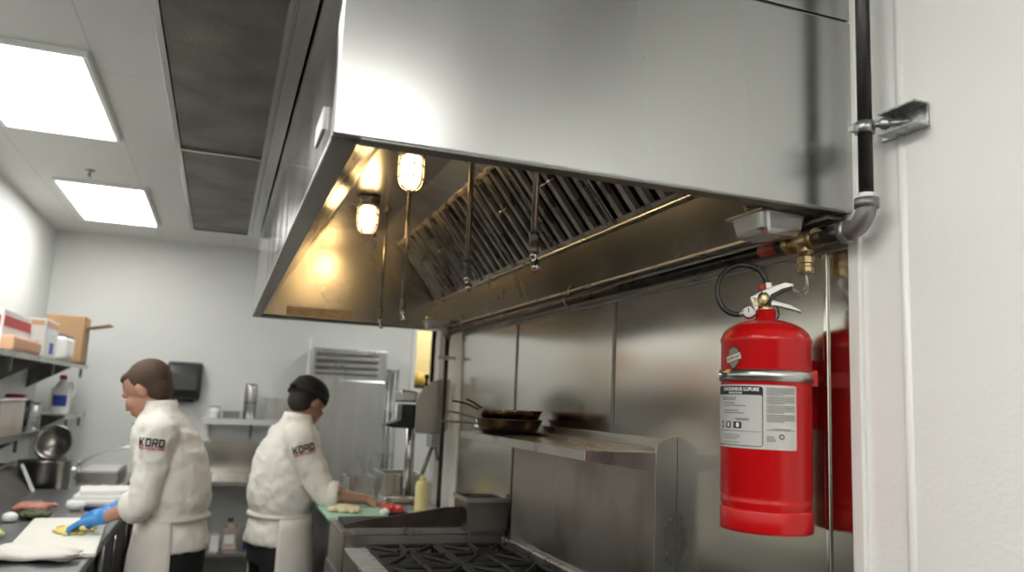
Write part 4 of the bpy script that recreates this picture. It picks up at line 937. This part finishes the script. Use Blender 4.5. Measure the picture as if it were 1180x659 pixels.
def ell(c, rx, ry, n=28, tilt=0.0, pw=1.0):
    out = []
    for k in range(n):
        a = 2*PI*k/n; x, y = rx*math.cos(a), ry*math.sin(a)
        out.append((c[0]+x*math.cos(tilt), c[1]+y, c[2]-x*math.sin(tilt)))
    return out
def chef(name, label, loc, rz, lean, arms, hs, skinm, head_pitch, head_turn, hairm, cap, gloved, hk=1.1, hz=1.60, hx=.055):
    t = thing(name, label, 'person', loc, rz)
    inv = rootmat(t).inverted()
    lx = lambda z: lean*max(0, (z-.95)/.55)**1.15
    HC = Vector((lx(1.50)+hx, 0, hz))        # head centre
    NB = Vector((lx(1.47)-.005, 0, 1.48*hs))
    # ---- continuous body
    b = MB()
    b.rings([ell((lx(z*hs), 0, z*hs), rx, ry) for z, rx, ry in ((.86, .10, .155), (.95, .115, .17), (1.06, .10, .145), (1.20, .115, .155), (1.34, .115, .17), (1.42, .09, .16), (1.47, .06, .08))])
    b.cone(NB-Vector((.0, 0, .03)), HC-Vector((.03, 0, .05)), .064, .062)
    Hm = Matrix.Translation(HC) @ Euler((0, head_pitch, head_turn)).to_matrix().to_4x4() @ Matrix.Scale(hk, 4)
    def hp(p): return Hm @ Vector(p)
    hr = (0, head_pitch, head_turn)
    b.ball(hp((-.012, 0, .03)), (hk*.096, hk*.075, hk*.090), 20, 14, rot=hr)      # skull
    b.ball(hp((.030, 0, -.035)), (hk*.062, hk*.060, hk*.078), 18, 12, rot=hr)     # face
    b.ball(hp((.058, 0, -.088)), (hk*.028, hk*.030, hk*.024), 12, 8, rot=hr)      # chin
    b.ball(hp((.072, 0, .022)), (hk*.022, hk*.050, hk*.014), 12, 8, rot=hr)       # brow
    b.cone(hp((.084, 0, .010)), hp((.103, 0, -.030)), .007*hk, .0105*hk)       # nose
    b.ball(hp((.092, .009, -.034)), .008, 8, 6); b.ball(hp((.092, -.009, -.034)), .008, 8, 6)
    b.ball(hp((.086, 0, -.057)), (hk*.012, hk*.024, hk*.006), 12, 8, rot=hr); b.ball(hp((.084, 0, -.068)), (hk*.012, hk*.021, hk*.007), 12, 8, rot=hr)
    for s_ in (-1, 1):
        b.ball(hp((.062, s_*.042, -.022)), (hk*.022, hk*.020, hk*.020), 10, 8, rot=hr)
        b.ball(hp((-.008, s_*.077, -.008)), (hk*.020, hk*.008, hk*.030), 12, 8, rot=(0, head_pitch+.2, head_turn+s_*.3))
        b.cone((.0, s_*.09, .90*hs), (.015, s_*.10, .50), .088, .058)
        b.cone((.015, s_*.10, .50), (-.01, s_*.105, .09), .056, .038)
        b.cone((-.02, s_*.105, .05), (.12, s_*.12, .035), .036, .028)
    AR = []
    for a in arms:
        S, E, W = (inv @ Vector(a[k]) for k in ('s', 'e', 'w'))
        b.cone((lx(1.42)+.0, S.y*.55, S.z+.005), S, .06, .055)
        b.cone(S, E, .050, .038); b.cone(E, W, .040, .025)
        AR.append((S, E, W, inv.to_3x3() @ Vector(a['d'])))
    for (S, E, W, d), a in zip(AR, arms):
        hand_into(b, W, d, (0, 0, 1), a['thumb'], 1.0, a.get('curl', .5))
    body = remesh(b.build('body', skinm, t), .0065, 3, .5)
    # eyes
    for s_ in (-1, 1): MB().ball(hp((.078, s_*.030, .002)), (.007, .011, .006), 10, 8, rot=hr).build('eye', paper, t)
    # ---- hair
    h = MB()
    h.ball(hp((-.030, 0, .038)), (hk*.096, hk*.081, hk*.090), 22, 14, rot=hr)
    h.ball(hp((-.050, 0, -.010)), (hk*.062, hk*.068, hk*.070), 18, 12, rot=hr)
    if not cap: h.ball(hp((.030, 0, .082)), (hk*.045, hk*.060, hk*.026), 14, 10, rot=hr)
    remesh(h.build('hair', hairm, t), .009, 3, .5)
    if cap:
        cpt = MB(); 
        R = []
        for k_, (z, s_) in enumerate(((.020, 1.06), (.035, 1.08), (.065, 1.04), (.095, .90), (.115, .66), (.125, .30), (.127, .02))):
            R.append([hp((-.018+.104*s_*math.cos(2*PI*k/30), .087*s_*math.sin(2*PI*k/30), z+(.012*math.cos(2*PI*k/30) if k_ < 3 else 0))) for k in range(30)])
        cpt.rings(R); c_ = cpt.build('cap', cap, t)
        MB().rings([[hp((-.018+.112*math.cos(2*PI*k/30), .094*math.sin(2*PI*k/30), z+.012*math.cos(2*PI*k/30))) for k in range(30)] for z in (.018, .044)]).build('cap_band', cap, c_)
        MB().ball(hp((-.128, 0, .030)), (.018, .022, .012), 10, 8).box(0, 0.0001, 0, 0.0001, 1.6, 1.6001).build('cap_knot', cap, c_) if False else MB().ball(hp((-.130, 0, .028)), (.020, .024, .013), 10, 8).build('cap_knot', cap, c_)
    # ---- jacket
    j = MB()
    prof_ = ((.900, .158, .205), (.94, .152, .200), (1.00, .143, .190), (1.04, .136, .182), (1.07, .150, .196), (1.12, .163, .206), (1.22, .160, .205), (1.32, .155, .205), (1.40, .140, .192), (1.45, .115, .160), (1.49, .088, .110), (1.515, .076, .080), (1.53, .074, .074))
    bk_ = lambda z: -.018*math.sin(max(0, min(1, (z-1.05)/.40))*PI)
    j.rings([ell((lx(z*hs)+bk_(z), 0, z*hs), rx, ry, 36) for z, rx, ry in prof_])
    for (S, E, W, d), a in zip(AR, arms):
        j.cone((lx(1.43)-.01, S.y*.35, 1.425*hs), S, .085, .076)
        j.cone(S, E, .080, .064)
        cf = E+(W-E)*.16; j.cone(E, cf, .060, .056)
    jk = remesh(j.build('jacket', cloth, t), .010, 5, .6, (.022, .055))
    for (S, E, W, d), a in zip(AR, arms):
        c0 = E+(W-E)*.06; c1 = E+(W-E)*.30
        cu = MB().tube([c0, c0+(c1-c0)*.1, c1-(c1-c0)*.1, c1, c1-(c1-c0)*.05, c0], [.060, .072, .070, .066, .054, .054], 22).build('cuff', cloth, jk)
    MB().rings([ell((lx(z*hs)+.004, 0, z*hs), r_*1.02, r_, 24, .1) for z, r_ in ((1.505, .080), (1.518, .078), (1.545, .072), (1.545, .066), (1.508, .068))]).build('collar', cloth, jk)
    # ---- trousers
    p = MB()
    p.rings([ell((0, 0, z), rx, ry) for z, rx, ry in ((.80, .135, .175), (.90, .14, .185), (.97, .13, .18))])
    for s_ in (-1, 1):
        p.cone((.0, s_*.09, .86), (.015, s_*.10, .50), .112, .085); p.cone((.015, s_*.10, .50), (-.01, s_*.105, .10), .085, .070)
    remesh(p.build('trousers', clothdark, t), .012, 4, .6)
    for s_ in (-1, 1):
        q = MB(); q.ball((.05, s_*.115, .045), (.14, .05, .055), 16, 10).box(-.08, .18, s_*.115-.045, s_*.115+.045, 0.001, .025)
        remesh(q.build('shoe', rubber, t), .008, 3)
    # ---- apron: wraps the front from the waist down
    ap = MB(); R0_, R1_ = [], []
    A = [R_(-112+224*k/32) for k in range(33)]
    rows = [(1.035*hs, .150, .196), (.98, .160, .206), (.90, .172, .218), (.80, .178, .222), (.65, .182, .225), (.50, .186, .228), (.42, .188, .230)]
    def grid(off):
        return [[ap.v((lx(z)*.6+(rx+off)*math.cos(a)+.006*math.sin(a*7+z*5)*(1.05-z), (ry+off)*math.sin(a), z)) for a in A] for z, rx, ry in rows]
    g0, g1 = grid(0), grid(.004)
    for g in (g0, g1):
        for r0, r1 in zip(g, g[1:]):
            for k in range(len(A)-1): ap.f([r0[k], r0[k+1], r1[k+1], r1[k]], True)
    for r0, r1 in ((g0[0], g1[0]), (g0[-1], g1[-1])):
        for k in range(len(A)-1): ap.f([r0[k], r0[k+1], r1[k+1], r1[k]])
    for c_ in (0, -1):
        for i in range(len(rows)-1): ap.f([g0[i][c_], g0[i+1][c_], g1[i+1][c_], g1[i][c_]])
    apo = ap.build('apron', apronm, t)
    MB().rings([ell((lx(1.03)*.6, 0, z*hs), r_, r_+.046, 36) for z, r_ in ((1.030, .146), (1.033, .153), (1.047, .153), (1.050, .146))]).build('apron_string', apronm, apo)
    # ---- gloves
    if gloved:
        for (S, E, W, d), a in zip(AR, arms):
            g = MB(); hand_into(g, W, d, (0, 0, 1), a['thumb'], 1.02, a.get('curl', .5), .0022)
            g.cone(W+(E-W).normalized()*.02, W, .029, .029)
            remesh(g.build('glove', glove, t), .004, 2, .4)
    return t, jk
chefL, jkL = chef('person', 'person with short brown hair, white chef jacket and blue gloves bent over the left table', (-.135, 4.05, 0), R_(163), .105,
    [dict(s=(-.230, 3.885, 1.430), e=(-.265, 3.84, 1.135), w=(-.425, 3.98, 1.055), d=(-.92, .25, -.22), thumb=1, curl=.75),
     dict(s=(-.15, 4.225, 1.385), e=(-.22, 4.34, 1.17), w=(-.41, 4.23, 1.065), d=(-.9, -.30, -.25), thumb=-1, curl=.75)],
    1.015, skin, R_(32), R_(-4), hair, None, True, 1.10, 1.610, .085)
chefR, jkR = chef('person', 'person in a black skull cap and white chef jacket reaching over the green board', (.338, 4.30, 0), R_(14), .055,
    [dict(s=(.39, 4.12, 1.405), e=(.525, 4.07, 1.150), w=(.725, 4.05, 1.128), d=(.95, -.12, -.25), thumb=1, curl=.6),
     dict(s=(.34, 4.49, 1.405), e=(.50, 4.56, 1.16), w=(.64, 4.36, 1.135), d=(.55, -.8, -.2), thumb=-1, curl=.5)],
    .99, skin2, R_(28), R_(22), hair2, capm, False, 1.02, 1.585, .05)

# ---- sleeve lettering, laid on the jacket surface
GL = {'K': [[(0, 0), (.24, 0), (.24, 1), (0, 1)], [(.24, .40), (.62, 1), (.92, 1), (.50, .52), (.24, .52)], [(.24, .40), (.24, .58), (.50, .60), (.95, 0), (.65, 0), (.38, .40)]],
      'O': 'ring', 'D': 'dring', 'R': [[(0, 0), (.24, 0), (.24, 1), (0, 1)], [(.24, .80), (.78, .80), (.93, 1), (.24, 1)], [(.70, .42), (.95, .50), (.95, .90), (.86, 1), (.70, .82)], [(.24, .36), (.88, .36), (.95, .52), (.70, .56), (.24, .56)], [(.45, .38), (.72, .38), (1.0, 0), (.70, 0)]]}
def letter_polys(ch):
    g = GL[ch]
    if g == 'ring': return [[(.12, 0), (.83, 0), (.95, .12), (.71, .22), (.24, .22), (0, .12)], [(0, .12), (.24, .2), (.24, .8), (0, .88)], [(.71, .2), (.95, .12), (.95, .88), (.71, .8)], [(0, .88), (.24, .78), (.71, .78), (.95, .88), (.83, 1), (.12, 1)]]
    if g == 'dring': return [[(0, 0), (.8, 0), (.95, .14), (.71, .22), (0, .22)], [(0, .2), (.24, .2), (.24, .8), (0, .8)], [(.71, .2), (.95, .14), (.95, .86), (.71, .8)], [(0, .78), (.71, .78), (.95, .86), (.8, 1), (0, 1)]]
    return g
def sleeve_text(jk, cx, cz, ystart, wd, rot, red_word):
    bpy.context.view_layer.update(); dg = bpy.context.evaluated_depsgraph_get()
    ev = jk.evaluated_get(dg); me = ev.to_mesh(); MW = jk.matrix_world.copy()
    bvh = BVHTree.FromPolygons([MW @ v.co for v in me.vertices], [tuple(p.vertices) for p in me.polygons]); ev.to_mesh_clear()
    c_, s_ = math.cos(rot), math.sin(rot)
    def put(mb2, poly_list, off):
        bm = bmesh.new()
        for poly in poly_list:
            try: bm.faces.new([bm.verts.new((x, y, 0)) for x, y in poly])
            except ValueError: pass
        for k in range(-40, 41):
            bmesh.ops.bisect_plane(bm, geom=bm.verts[:]+bm.edges[:]+bm.faces[:], plane_co=(k*.006, 0, 0), plane_no=(1, 0, 0))
        for k in range(-12, 13):
            bmesh.ops.bisect_plane(bm, geom=bm.verts[:]+bm.edges[:]+bm.faces[:], plane_co=(0, k*.006, 0), plane_no=(0, 1, 0))
        for v in bm.verts:
            x, y = v.co.x, v.co.y; wx, wz = cx+x*c_-y*s_, cz+x*s_+y*c_
            hit = bvh.ray_cast(Vector((wx, ystart, wz)), Vector((0, 1, 0)))
            v.co = (hit[0]-Vector((0, off, 0))) if hit[0] else Vector((wx, ystart+.3, wz))
        mb2.bm.free(); mb2.bm = bm
        return mb2
    H = wd*.33; lw = wd/4.0; polys = []
    for i, ch in enumerate('KORD'):
        for poly in letter_polys(ch): polys.append([(-wd/2+i*lw+x*lw*.90, y*H) for x, y in poly])
    put(MB(), polys, .010).build('sleeve_lettering', blackprint, jk, w=True)
    vs, fs_ = text_tris(red_word, wd*.118, .0006)
    xs = [v[0] for v in vs]; k_ = wd*.95/(max(xs)-min(xs))
    polys = [[(vs[i][0]*k_, vs[i][1]-H*.34) for i in f_] for f_ in fs_]
    put(MB(), polys, .010).build('sleeve_small_lettering', redprint, jk, w=True)
sleeve_text(jkL, -.250, 1.375, 3.4, .108, R_(-4), 'FIRE PROTECTION')
sleeve_text(jkR, .415, 1.352, 3.7, .108, R_(15), 'FIRE PROTECTION')
